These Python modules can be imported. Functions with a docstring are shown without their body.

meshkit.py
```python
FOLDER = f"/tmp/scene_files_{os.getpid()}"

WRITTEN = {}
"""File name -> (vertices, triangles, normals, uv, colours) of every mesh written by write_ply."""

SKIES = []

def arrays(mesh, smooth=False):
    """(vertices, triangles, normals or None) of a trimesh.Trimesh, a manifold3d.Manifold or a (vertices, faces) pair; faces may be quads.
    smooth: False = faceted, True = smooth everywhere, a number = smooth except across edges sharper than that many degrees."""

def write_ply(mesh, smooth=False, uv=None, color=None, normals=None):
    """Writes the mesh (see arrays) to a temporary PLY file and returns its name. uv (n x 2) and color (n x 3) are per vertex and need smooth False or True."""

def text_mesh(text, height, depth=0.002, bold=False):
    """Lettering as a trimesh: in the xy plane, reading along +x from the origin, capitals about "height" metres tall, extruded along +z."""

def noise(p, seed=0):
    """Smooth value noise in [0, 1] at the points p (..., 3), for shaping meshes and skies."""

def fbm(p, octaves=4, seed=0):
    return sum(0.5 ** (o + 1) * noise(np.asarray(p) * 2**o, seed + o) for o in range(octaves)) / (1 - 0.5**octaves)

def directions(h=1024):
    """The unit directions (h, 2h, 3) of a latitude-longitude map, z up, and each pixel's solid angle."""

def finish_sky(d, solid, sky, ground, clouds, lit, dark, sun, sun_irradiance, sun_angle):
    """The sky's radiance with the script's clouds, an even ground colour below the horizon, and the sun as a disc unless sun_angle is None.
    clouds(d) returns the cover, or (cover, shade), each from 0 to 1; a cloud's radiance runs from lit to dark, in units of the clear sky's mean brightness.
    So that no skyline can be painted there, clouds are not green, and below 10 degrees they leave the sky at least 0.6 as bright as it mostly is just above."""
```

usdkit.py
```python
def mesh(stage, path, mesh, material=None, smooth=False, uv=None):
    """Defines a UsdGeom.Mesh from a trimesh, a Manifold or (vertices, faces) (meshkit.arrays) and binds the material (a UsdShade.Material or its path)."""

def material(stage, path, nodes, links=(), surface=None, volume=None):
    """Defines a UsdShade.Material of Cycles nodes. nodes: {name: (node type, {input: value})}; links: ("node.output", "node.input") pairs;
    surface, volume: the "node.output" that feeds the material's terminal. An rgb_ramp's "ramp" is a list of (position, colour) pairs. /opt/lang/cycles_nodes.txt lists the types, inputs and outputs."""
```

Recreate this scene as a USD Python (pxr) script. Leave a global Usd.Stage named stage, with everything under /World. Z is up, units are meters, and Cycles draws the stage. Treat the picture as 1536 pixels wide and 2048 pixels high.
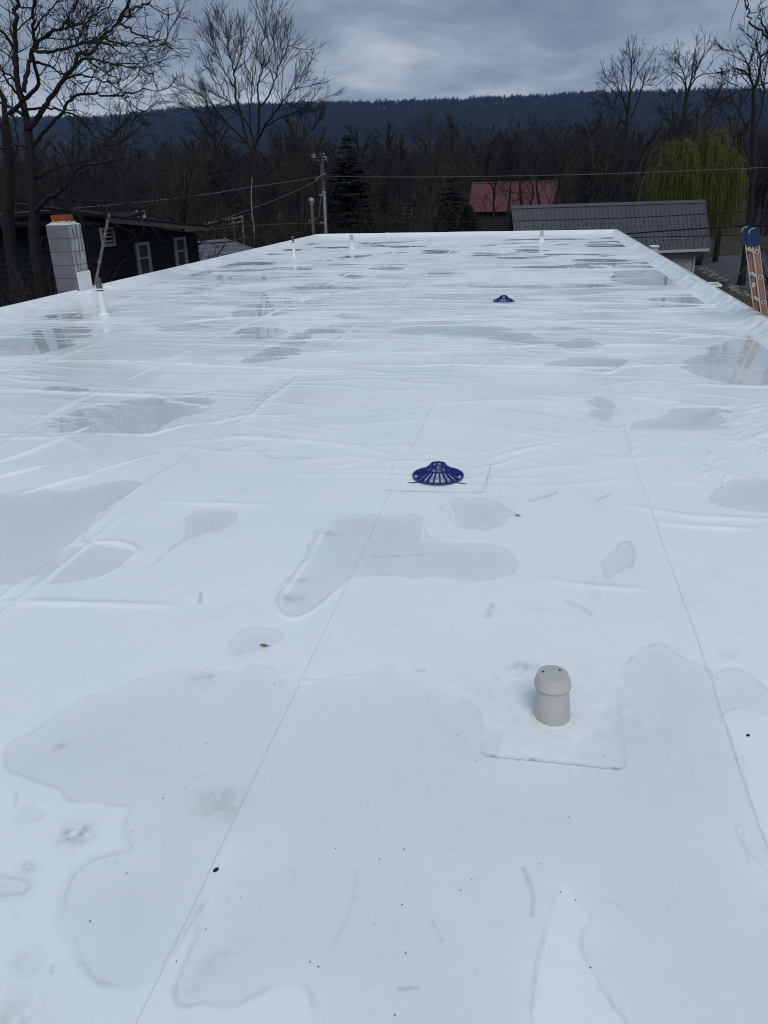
import math, numpy as np, trimesh, usdkit, shapely
from shapely.geometry import Polygon, LineString
from scipy.spatial import cKDTree
from pxr import Gf, Sdf, Usd, UsdGeom, UsdLux, UsdShade, Vt

stage = Usd.Stage.CreateInMemory()
UsdGeom.Xform.Define(stage, '/World')
UsdGeom.Scope.Define(stage, '/World/Looks')

# ------------------------------------------------------------------ camera, sky, sun, exposure
EYE = np.array([0.0, 0.0, 1.6])
PITCH, YAW, ROLL = (math.radians(a) for a in (22.9, 11.0, 1.5))
FWD = np.array([-math.sin(YAW) * math.cos(PITCH), math.cos(YAW) * math.cos(PITCH), -math.sin(PITCH)])
_r0 = np.array([math.cos(YAW), math.sin(YAW), 0.0])
_u0 = np.cross(_r0, FWD)
RGT = _r0 * math.cos(ROLL) - _u0 * math.sin(ROLL)
UPV = _u0 * math.cos(ROLL) + _r0 * math.sin(ROLL)
cam = UsdGeom.Camera.Define(stage, '/World/camera')
cam.CreateHorizontalApertureAttr(36.0)
cam.CreateVerticalApertureAttr(48.0)
cam.CreateFocalLengthAttr(36.0 * 1538 / 1536)
cam.CreateClippingRangeAttr(Gf.Vec2f(0.05, 20000.0))
EXPOSURE = 0.07
cam.CreateExposureAttr(EXPOSURE)
cam.AddTransformOp().Set(Gf.Matrix4d(*RGT, 0, *UPV, 0, *(-FWD), 0, *EYE, 1))

SUN_EL, SUN_AZ = math.radians(52), math.radians(165)          # bright part of the overcast, high behind the viewer
sx, sy, sz = math.sin(SUN_AZ) * math.cos(SUN_EL), math.cos(SUN_AZ) * math.cos(SUN_EL), math.sin(SUN_EL)
SKY_STRENGTH, SUN_INTENSITY = 0.1, 0.40
sun = UsdLux.DistantLight.Define(stage, '/World/overcast_sun')
sun.CreateIntensityAttr(SUN_INTENSITY); sun.CreateAngleAttr(30.0); sun.CreateNormalizeAttr(True)
sun.CreateColorAttr(Gf.Vec3f(1.0, 0.985, 0.96))
zc = np.array([sx, sy, sz]); xc = np.cross([0, 0, 1], zc); xc /= np.linalg.norm(xc); yc = np.cross(zc, xc)
sun.AddTransformOp().Set(Gf.Matrix4d(*xc, 0, *yc, 0, *zc, 0, 0, 0, 60, 1))

usdkit.material(stage, '/World/Looks/overcast_sky', {
    'tc': ('texture_coordinate', {}),
    'sep': ('separate_xyz', {}),
    'zpos': ('math', {'math_type': 'maximum', 'value2': 0.0}),
    'zd': ('math', {'math_type': 'add', 'value2': 0.17}),
    'dx': ('math', {'math_type': 'divide'}), 'dy': ('math', {'math_type': 'divide'}),
    'deck': ('combine_xyz', {'z': 0.35}),
    'n1': ('noise_texture', {'scale': 0.62, 'detail': 6.0, 'roughness': 0.52, 'distortion': 0.5}),
    'n2': ('noise_texture', {'scale': 2.6, 'detail': 5.0, 'roughness': 0.55, 'distortion': 0.3}),
    'nm': ('mix_float', {'fac': 0.42}),
    'glow': ('map_range', {'range_type': 'smoothstep', 'from_min': 0.05, 'from_max': 0.24, 'to_min': 0.11, 'to_max': -0.05, 'clamp': True}),
    'fsum': ('math', {'math_type': 'add'}),
    'ramp': ('rgb_ramp', {'ramp': [(0.0, (1.15, 1.62, 2.5)), (0.38, (1.6, 2.06, 2.8)), (0.47, (2.2, 2.75, 3.5)), (0.56, (3.3, 3.9, 4.7)), (0.66, (5.0, 5.4, 5.9)), (1.0, (5.6, 6.0, 6.4))]}),
    'zen': ('map_range', {'from_min': 0.22, 'from_max': 1.0, 'to_min': 1.0, 'to_max': 1.55, 'clamp': True}),
    'zmul': ('vector_math', {'math_type': 'scale'}),
    'sky': ('sky_texture', {'sky_type': 'single_scattering', 'sun_disc': False, 'sun_elevation': SUN_EL, 'sun_rotation': math.atan2(sx, sy), 'aerosol_density': 2.0}),
    'mixc': ('mix_color', {'fac': 0.93}),
    'bg': ('background_shader', {'strength': SKY_STRENGTH}),
}, [('tc.generated', 'sep.vector'), ('sep.z', 'zpos.value1'), ('zpos.value', 'zd.value1'),
    ('sep.x', 'dx.value1'), ('zd.value', 'dx.value2'), ('sep.y', 'dy.value1'), ('zd.value', 'dy.value2'),
    ('dx.value', 'deck.x'), ('dy.value', 'deck.y'), ('deck.vector', 'n1.vector'), ('deck.vector', 'n2.vector'),
    ('n1.fac', 'nm.a'), ('n2.fac', 'nm.b'), ('nm.result', 'fsum.value1'), ('sep.z', 'glow.value'), ('glow.result', 'fsum.value2'),
    ('fsum.value', 'ramp.fac'), ('ramp.color', 'zmul.vector1'), ('sep.z', 'zen.value'), ('zen.result', 'zmul.scale'),
    ('sky.color', 'mixc.a'), ('zmul.vector', 'mixc.b'), ('mixc.result', 'bg.color')], surface='bg.background')
dome = UsdLux.DomeLight.Define(stage, '/World/sky')
dome.CreateIntensityAttr(1.0)
UsdShade.MaterialBindingAPI.Apply(dome.GetPrim()).Bind(UsdShade.Material.Get(stage, '/World/Looks/overcast_sky'))

# ------------------------------------------------------------------ helpers
def ray(px, py): return FWD + RGT * ((px - 768) / 1538) - UPV * ((py - 1024) / 1538)
def at(px, py, Y):                       # the point at world depth Y seen in that direction
    d = ray(px, py); return EYE + d * (Y / d[1])
def onz(px, py, z=0.0):
    d = ray(px, py); return EYE + d * ((z - EYE[2]) / d[2])
def proj(P):
    v = np.asarray(P, float) - EYE; zz = v @ FWD
    return 768 + 1538 * (v @ RGT) / zz, 1024 - 1538 * (v @ UPV) / zz

_used = {}
def numbered(parent, name):
    k = (parent, name); n = _used.get(k, 0); _used[k] = n + 1
    return f'{parent}/{name}' if n == 0 else f'{parent}/{name}_{n:03d}'
def path_of(p): return '/World' if p is None else str(p.GetPath())
def custom(prim, **kw):
    for k, v in kw.items():
        if v: prim.SetCustomDataByKey(k, v)
    return prim
def obj(name, mesh, mat, parent=None, smooth=False, label=None, cat=None, group=None, kind=None):
    if isinstance(mesh, MB): mesh = mesh.arrays()
    m = usdkit.mesh(stage, numbered(path_of(parent), name), mesh, M[mat] if isinstance(mat, str) else mat, smooth=smooth)
    return custom(m.GetPrim(), label=label, category=cat, group=group, kind=kind)
def thing(name, label, cat, loc=(0, 0, 0), rz=0.0, group=None, kind=None, scale=None):
    x = UsdGeom.Xform.Define(stage, numbered('/World', name))
    x.AddTranslateOp().Set(Gf.Vec3d(*map(float, loc))); x.AddRotateZOp().Set(float(rz))
    if scale is not None: x.AddScaleOp().Set(Gf.Vec3f(*( (scale,) * 3 if np.ndim(scale) == 0 else scale)))
    return custom(x.GetPrim(), label=label, category=cat, group=group, kind=kind)
def dup(root, name, loc, rz=0.0, label=None, scale=None):
    was = root.GetCustomData()
    r = thing(name, label or was['label'], was['category'], loc, rz, was.get('group'), scale=scale)
    r.GetReferences().AddInternalReference(root.GetPath()); r.SetInstanceable(True)
    return r

class MB:
    def __init__(s): s.v, s.f, s.n = [], [], 0
    def add(s, v, f):
        s.v.append(np.asarray(v, float)); s.f.append(np.asarray(f, int) + s.n); s.n += len(v); return s
    def tm(s, m): return s.add(m.vertices, m.faces)
    def box(s, lo, hi, T=None):
        m = trimesh.creation.box(bounds=[np.minimum(lo, hi), np.maximum(lo, hi)])
        if T is not None: m.apply_transform(T)
        return s.tm(m)
    def tube(s, pts, rad, sides=4, cap=True):
        pts = np.asarray(pts, float); n = len(pts)
        rad = np.broadcast_to(np.asarray(rad, float), (n,))
        t = np.empty_like(pts); t[1:-1] = pts[2:] - pts[:-2]; t[0] = pts[1] - pts[0]; t[-1] = pts[-1] - pts[-2]
        t /= np.linalg.norm(t, axis=1)[:, None] + 1e-12
        m = t.mean(0); a = np.eye(3)[np.argmin(np.abs(m))]
        u = np.cross(t, a); u /= np.linalg.norm(u, axis=1)[:, None] + 1e-12; w = np.cross(t, u)
        k = np.arange(sides) * (2 * math.pi / sides)
        v = pts[:, None] + rad[:, None, None] * (np.cos(k)[None, :, None] * u[:, None] + np.sin(k)[None, :, None] * w[:, None])
        i = np.arange(n - 1)[:, None] * sides; j = np.arange(sides)[None]; j2 = (j + 1) % sides
        A, B, C, D = i + j, i + j2, i + sides + j2, i + sides + j
        f = [np.stack([A, C, B], -1).reshape(-1, 3), np.stack([A, D, C], -1).reshape(-1, 3)]
        if cap and sides > 2:
            q = np.arange(1, sides - 1)
            f.append(np.stack([0 * q, q, q + 1], -1)); o = (n - 1) * sides
            f.append(np.stack([o + 0 * q, o + q + 1, o + q], -1))
        return s.add(v.reshape(-1, 3), np.vstack(f))
    def quad(s, a, b, c, d): return s.add([a, b, c, d], [[0, 1, 2], [0, 2, 3]])
    def prism(s, base, vec):              # closed prism: polygon (n,3) swept by vec (convex base)
        b = np.asarray(base, float); n = len(b); v = np.vstack([b, b + np.asarray(vec, float)])
        nrm = np.cross(b[1] - b[0], b[2] - b[0])
        flip = nrm @ np.asarray(vec, float) > 0
        f = []
        for i in range(1, n - 1): f += [[0, i + 1, i], [n, n + i, n + i + 1]]
        for i in range(n):
            j = (i + 1) % n; f += [[i, j, n + j], [i, n + j, n + i]]
        f = np.array(f)
        return s.add(v, f if flip else f[:, ::-1])
    def arrays(s): return np.vstack(s.v), np.vstack(s.f)
    def count(s): return sum(len(x) for x in s.f)
def lathe(profile, n=32):
    p = np.asarray(profile, float); k = np.arange(n) * 2 * math.pi / n; m = len(p)
    v = np.stack([p[:, 0][:, None] * np.cos(k), p[:, 0][:, None] * np.sin(k), np.repeat(p[:, 1][:, None], n, 1)], -1).reshape(-1, 3)
    i = np.arange(m - 1)[:, None] * n; j = np.arange(n)[None]; j2 = (j + 1) % n
    f = np.vstack([np.stack([i + j, i + j2, i + n + j2], -1).reshape(-1, 3), np.stack([i + j, i + n + j2, i + n + j], -1).reshape(-1, 3)])
    return v, f
def fbm2(x, y, seed, octaves=4, rough=0.5):
    out, amp, tot = 0.0, 1.0, 0.0
    for o in range(octaves):
        s = 2.0 ** o
        out = out + amp * _noise2(x * s + 17.3 * o, y * s - 9.1 * o, seed + o); tot += amp; amp *= rough
    return out / tot
def _noise2(x, y, seed):
    xi, yi = np.floor(x).astype(np.int64), np.floor(y).astype(np.int64); tx, ty = x - xi, y - yi
    tx, ty = tx * tx * (3 - 2 * tx), ty * ty * (3 - 2 * ty)
    def h(a, b):
        q = (a * 374761393 + b * 668265263 + seed * 144665) & 0x7fffffff
        q = ((q ^ (q >> 13)) * 1274126177) & 0x7fffffff
        return ((q ^ (q >> 16)) & 0xffff) / 65535.0
    return (h(xi, yi) * (1 - tx) + h(xi + 1, yi) * tx) * (1 - ty) + (h(xi, yi + 1) * (1 - tx) + h(xi + 1, yi + 1) * tx) * ty
def primvar(prim, name, values):
    UsdGeom.PrimvarsAPI(prim).CreatePrimvar(name, Sdf.ValueTypeNames.FloatArray, 'vertex').Set(Vt.FloatArray.FromNumpy(np.asarray(values, np.float32)))

# ------------------------------------------------------------------ materials
M = {}
def noisy(name, c1, c2, scale, rough=0.7, spec=0.3, bump=0.0, bscale=None, detail=5.0, stretch=(1, 1, 1), metallic=0.0, random=0.0, pos='object', coat=0.0):
    nodes = {'tc': ('texture_coordinate', {}), 'geo': ('geometry', {}), 'map': ('mapping', {'scale': stretch}),
             'n': ('noise_texture', {'scale': scale, 'detail': detail, 'roughness': 0.6}),
             'r': ('rgb_ramp', {'ramp': [(0.3, c1), (0.7, c2)]}),
             'p': ('principled_bsdf', {'roughness': rough, 'specular_ior_level': spec, 'metallic': metallic, 'coat_weight': coat})}
    links = [('geo.position' if pos == 'world' else 'tc.object', 'map.vector'), ('map.vector', 'n.vector'), ('n.fac', 'r.fac')]
    col = 'r.color'
    if random:
        nodes |= {'oi': ('object_info', {}), 'mr': ('map_range', {'to_min': 1 - random, 'to_max': 1 + random}), 'sc': ('vector_math', {'math_type': 'scale'})}
        links += [('oi.random', 'mr.value'), (col, 'sc.vector1'), ('mr.result', 'sc.scale')]; col = 'sc.vector'
    links.append((col, 'p.base_color'))
    if bump:
        nodes |= {'n3': ('noise_texture', {'scale': bscale or scale * 4, 'detail': 4.0}), 'b': ('bump', {'strength': 1.0, 'distance': bump})}
        links += [('map.vector', 'n3.vector'), ('n3.fac', 'b.height'), ('b.normal', 'p.normal')]
    M[name] = usdkit.material(stage, f'/World/Looks/{name}', nodes, links, surface='p.BSDF')

# white roof membrane: dirt is a stain mask drawn on the sheet itself
def membrane(name, tint):
    M[name] = usdkit.material(stage, f'/World/Looks/{name}', {
        'geo': ('geometry', {}), 'at': ('attribute', {'attribute': 'dirt'}), 'am': ('attribute', {'attribute': 'scuff_meniscus'}),
        'n1': ('noise_texture', {'scale': 1.3, 'detail': 7.0, 'roughness': 0.6}), 'r1': ('rgb_ramp', {'ramp': [(0.3, (0.738, 0.798, 0.822)), (0.72, (0.797, 0.845, 0.862))]}),
        'n2': ('noise_texture', {'scale': 19.0, 'detail': 6.0, 'roughness': 0.65}), 'r2': ('rgb_ramp', {'ramp': [(0.55, (1, 1, 1)), (0.72, (0.945, 0.945, 0.95)), (0.8, (0.91, 0.91, 0.915))]}),
        'v': ('voronoi_texture', {'scale': 7.0, 'randomness': 1.0}), 'vr': ('rgb_ramp', {'ramp': [(0.0, (0.72, 0.72, 0.72)), (0.018, (0.86, 0.86, 0.86)), (0.03, (1, 1, 1))]}),
        'm1': ('mix_color', {'blend_type': 'multiply', 'fac': 1.0}), 'm2': ('mix_color', {'blend_type': 'multiply', 'fac': 1.0}),
        'mt': ('mix_color', {'blend_type': 'multiply', 'fac': 1.0, 'b': tint}),
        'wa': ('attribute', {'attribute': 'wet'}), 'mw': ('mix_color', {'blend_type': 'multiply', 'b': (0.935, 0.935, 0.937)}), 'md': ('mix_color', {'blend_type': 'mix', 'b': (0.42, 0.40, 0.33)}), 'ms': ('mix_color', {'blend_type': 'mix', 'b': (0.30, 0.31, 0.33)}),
        'nr': ('noise_texture', {'scale': 2.3, 'detail': 5.0}), 'rr': ('map_range', {'from_min': 0.3, 'from_max': 0.7, 'to_min': 0.3, 'to_max': 0.5}), 'dp': ('attribute', {'attribute': 'damp'}), 'rd': ('mix_float', {'b': 0.13}),
        'nb': ('noise_texture', {'scale': 160.0, 'detail': 3.0}), 'b': ('bump', {'strength': 0.6, 'distance': 0.0006}),
        'p': ('principled_bsdf', {'specular_ior_level': 0.42})},
        [('geo.position', 'n1.vector'), ('geo.position', 'n2.vector'), ('geo.position', 'v.vector'), ('geo.position', 'nr.vector'), ('geo.position', 'nb.vector'),
         ('n1.fac', 'r1.fac'), ('n2.fac', 'r2.fac'), ('v.distance', 'vr.fac'), ('r1.color', 'm1.a'), ('r2.color', 'm1.b'), ('m1.result', 'm2.a'), ('vr.color', 'm2.b'),
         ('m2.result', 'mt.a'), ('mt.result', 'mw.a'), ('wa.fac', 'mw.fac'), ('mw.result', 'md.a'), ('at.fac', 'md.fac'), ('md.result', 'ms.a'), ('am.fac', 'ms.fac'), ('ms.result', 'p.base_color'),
         ('nr.fac', 'rr.value'), ('rr.result', 'rd.a'), ('dp.fac', 'rd.fac'), ('rd.result', 'p.roughness'), ('nb.fac', 'b.height'), ('b.normal', 'p.normal')], surface='p.BSDF')
for i, t in enumerate([(1, 1, 1), (0.985, 0.99, 0.995), (0.995, 0.99, 0.99)]): membrane(f'white_membrane_{"abc"[i]}', t)
M['water_film'] = usdkit.material(stage, '/World/Looks/water_film', {
    'geo': ('geometry', {}), 'n': ('noise_texture', {'scale': 5.0, 'detail': 3.0}), 'b': ('bump', {'strength': 1.0, 'distance': 0.0011}),
    'fr': ('fresnel', {'IOR': 1.33}), 'bk': ('math', {'math_type': 'subtract', 'value1': 1.0}), 'fm': ('math', {'math_type': 'multiply'}), 't': ('transparent_bsdf', {'color': (0.982, 0.983, 0.984)}), 'g': ('glossy_bsdf', {'color': (1, 1, 1), 'roughness': 0.015}), 'm': ('mix_closure', {})},
    [('geo.position', 'n.vector'), ('n.fac', 'b.height'), ('b.normal', 'g.normal'), ('geo.backfacing', 'bk.value2'), ('bk.value', 'fm.value1'), ('fr.fac', 'fm.value2'), ('fm.value', 'm.fac'), ('t.BSDF', 'm.closure1'), ('g.BSDF', 'm.closure2')], surface='m.closure')
noisy('edge_metal', (0.72, 0.72, 0.73), (0.80, 0.80, 0.80), 3, rough=0.35, spec=0.5)
noisy('pinkish_metal', (0.56, 0.50, 0.49), (0.64, 0.60, 0.59), 5, rough=0.4, spec=0.5)
noisy('own_wall', (0.30, 0.30, 0.29), (0.36, 0.35, 0.33), 2, bump=0.002, bscale=40)
noisy('vent_grey', (0.40, 0.40, 0.375), (0.46, 0.455, 0.43), 6, rough=0.38, spec=0.5)
noisy('sealant', (0.62, 0.65, 0.64), (0.70, 0.72, 0.70), 40, rough=0.5)
noisy('blue_plastic', (0.004, 0.010, 0.13), (0.008, 0.016, 0.19), 15, rough=0.38, spec=0.5)
noisy('drain_metal', (0.25, 0.26, 0.26), (0.42, 0.42, 0.42), 30, rough=0.5)
noisy('dark_iron', (0.02, 0.02, 0.02), (0.05, 0.05, 0.05), 30, rough=0.6)
noisy('black_bit', (0.008, 0.008, 0.008), (0.02, 0.02, 0.02), 60)
noisy('dead_leaf', (0.16, 0.10, 0.045), (0.30, 0.20, 0.10), 60, bump=0.001)
noisy('orange_leaf', (0.35, 0.16, 0.04), (0.45, 0.26, 0.10), 60)
noisy('white_pvc', (0.72, 0.72, 0.72), (0.78, 0.78, 0.78), 5, rough=0.4)
noisy('pipe_dark', (0.05, 0.05, 0.055), (0.11, 0.11, 0.11), 12, rough=0.5)
noisy('pipe_grey', (0.38, 0.39, 0.40), (0.46, 0.46, 0.46), 9, rough=0.5)
noisy('lavender_paint_block', (0.125, 0.125, 0.142), (0.165, 0.165, 0.183), 5, rough=0.7, bump=0.0015, bscale=60, random=0.06)
M['stained_block'] = usdkit.material(stage, '/World/Looks/stained_block', {
    'geo': ('geometry', {}), 'mp': ('mapping', {'scale': (9, 9, 1.1)}), 'n': ('noise_texture', {'scale': 2.2, 'detail': 7.0, 'roughness': 0.65}),
    'r': ('rgb_ramp', {'ramp': [(0.34, (0.035, 0.035, 0.03)), (0.45, (0.16, 0.165, 0.145)), (0.56, (0.36, 0.37, 0.345)), (0.75, (0.47, 0.48, 0.465))]}),
    'nb': ('noise_texture', {'scale': 55.0, 'detail': 4.0}), 'b': ('bump', {'distance': 0.002}), 'p': ('principled_bsdf', {'roughness': 0.85})},
    [('geo.position', 'mp.vector'), ('mp.vector', 'n.vector'), ('n.fac', 'r.fac'), ('r.color', 'p.base_color'), ('geo.position', 'nb.vector'), ('nb.fac', 'b.height'), ('b.normal', 'p.normal')], surface='p.BSDF')
noisy('mortar', (0.13, 0.13, 0.135), (0.22, 0.22, 0.22), 20, bump=0.002)
noisy('pale_mortar', (0.42, 0.42, 0.40), (0.55, 0.55, 0.53), 20, bump=0.003)
noisy('terracotta', (0.16, 0.035, 0.012), (0.25, 0.065, 0.028), 9, bump=0.001)
noisy('fibreglass', (0.20, 0.105, 0.078), (0.30, 0.172, 0.137), 6, rough=0.55, stretch=(1, 1, 0.3))
noisy('fibreglass_edge', (0.55, 0.42, 0.34), (0.62, 0.50, 0.42), 9, rough=0.5)
noisy('aluminium', (0.55, 0.55, 0.55), (0.66, 0.66, 0.66), 12, rough=0.4, metallic=0.4)
noisy('hole_black', (0.01, 0.01, 0.01), (0.02, 0.02, 0.02), 10)
noisy('blue_mitt', (0.006, 0.024, 0.070), (0.009, 0.032, 0.092), 12, rough=0.75)
noisy('garage_roof', (0.043, 0.048, 0.062), (0.062, 0.067, 0.083), 1.6, rough=0.52, spec=0.3, random=0.05)
noisy('snow_guard', (0.012, 0.012, 0.014), (0.02, 0.02, 0.022), 10, rough=0.5)
noisy('garage_trim', (0.30, 0.32, 0.33), (0.36, 0.37, 0.38), 5, rough=0.5)
noisy('grey_block', (0.22, 0.225, 0.225), (0.29, 0.29, 0.285), 4, bump=0.002, bscale=50, random=0.10)
noisy('red_roof', (0.062, 0.016, 0.016), (0.105, 0.029, 0.027), 1.2, rough=0.55, stretch=(1.5, 0.3, 0.3))
noisy('barn_wall', (0.018, 0.011, 0.010), (0.03, 0.018, 0.016), 2)
noisy('dark_siding', (0.006, 0.0065, 0.007), (0.013, 0.0135, 0.0145), 3, rough=0.9, spec=0.12, random=0.12)
noisy('blue_siding', (0.005, 0.008, 0.011), (0.010, 0.013, 0.018), 3, rough=0.9, spec=0.12, random=0.12)
noisy('dark_roof', (0.007, 0.007, 0.0075), (0.016, 0.015, 0.015), 8, spec=0.12, rough=0.9, bump=0.01)
noisy('old_trim', (0.13, 0.125, 0.115), (0.26, 0.25, 0.23), 12, rough=0.8)
noisy('brown_trim', (0.05, 0.043, 0.036), (0.10, 0.088, 0.075), 12, rough=0.8)
noisy('slate_roof', (0.075, 0.082, 0.10), (0.12, 0.13, 0.15), 6, rough=0.6)
M['dark_glass'] = usdkit.material(stage, '/World/Looks/dark_glass', {'p': ('principled_bsdf', {'base_color': (0.012, 0.025, 0.03), 'roughness': 0.06, 'specular_ior_level': 0.4})}, [], surface='p.BSDF')
noisy('pole_wood', (0.065, 0.062, 0.056), (0.12, 0.115, 0.105), 4, stretch=(6, 6, 0.5))
noisy('galvanised', (0.18, 0.19, 0.195), (0.26, 0.27, 0.275), 8, rough=0.5, metallic=0.2)
noisy('porcelain', (0.3, 0.3, 0.31), (0.4, 0.4, 0.4), 5, rough=0.3)
noisy('wire_black', (0.012, 0.012, 0.013), (0.02, 0.02, 0.02), 5, rough=0.6)
noisy('wire_grey', (0.08, 0.08, 0.075), (0.12, 0.12, 0.115), 5, rough=0.6)
noisy('bark_black', (0.007, 0.006, 0.006), (0.018, 0.016, 0.015), 6, rough=0.9, stretch=(3, 3, 0.6), bump=0.01, bscale=14)
noisy('bark_brown', (0.012, 0.010, 0.009), (0.024, 0.020, 0.018), 6, rough=0.9, random=0.35)
noisy('twig_brown', (0.018, 0.014, 0.0125), (0.031, 0.024, 0.021), 4, rough=0.9, random=0.35)
noisy('far_twigs', (0.010, 0.012, 0.009), (0.052, 0.040, 0.036), 0.009, rough=0.95, random=0.4, pos='world')
noisy('pale_bark', (0.18, 0.17, 0.155), (0.30, 0.29, 0.27), 12, rough=0.85, stretch=(1, 1, 3))
noisy('needles_dark', (0.0035, 0.006, 0.0035), (0.009, 0.013, 0.007), 5, rough=0.8)
noisy('needles_blue', (0.035, 0.055, 0.050), (0.10, 0.135, 0.13), 3, rough=0.8)
noisy('hedge_leaf', (0.012, 0.014, 0.006), (0.028, 0.030, 0.012), 4, rough=0.8)
noisy('willow_shoot', (0.062, 0.058, 0.011), (0.125, 0.112, 0.02), 2.2, rough=0.75)
noisy('leaf_litter', (0.016, 0.013, 0.010), (0.040, 0.032, 0.022), 0.35, rough=0.95, pos='world', detail=9)
noisy('forest_floor', (0.020, 0.018, 0.015), (0.036, 0.031, 0.026), 0.01, rough=0.95, pos='world', detail=9)
noisy('lawn', (0.022, 0.026, 0.008), (0.060, 0.056, 0.020), 0.9, rough=0.95, pos='world', detail=9, bump=0.02, bscale=25)
noisy('asphalt', (0.035, 0.037, 0.042), (0.060, 0.062, 0.068), 1.5, rough=0.7, pos='world', detail=8)
noisy('pale_stone', (0.07, 0.068, 0.06), (0.17, 0.168, 0.16), 3, random=0.3)
noisy('bin_green', (0.42, 0.47, 0.44), (0.50, 0.54, 0.51), 4, rough=0.5)

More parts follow.
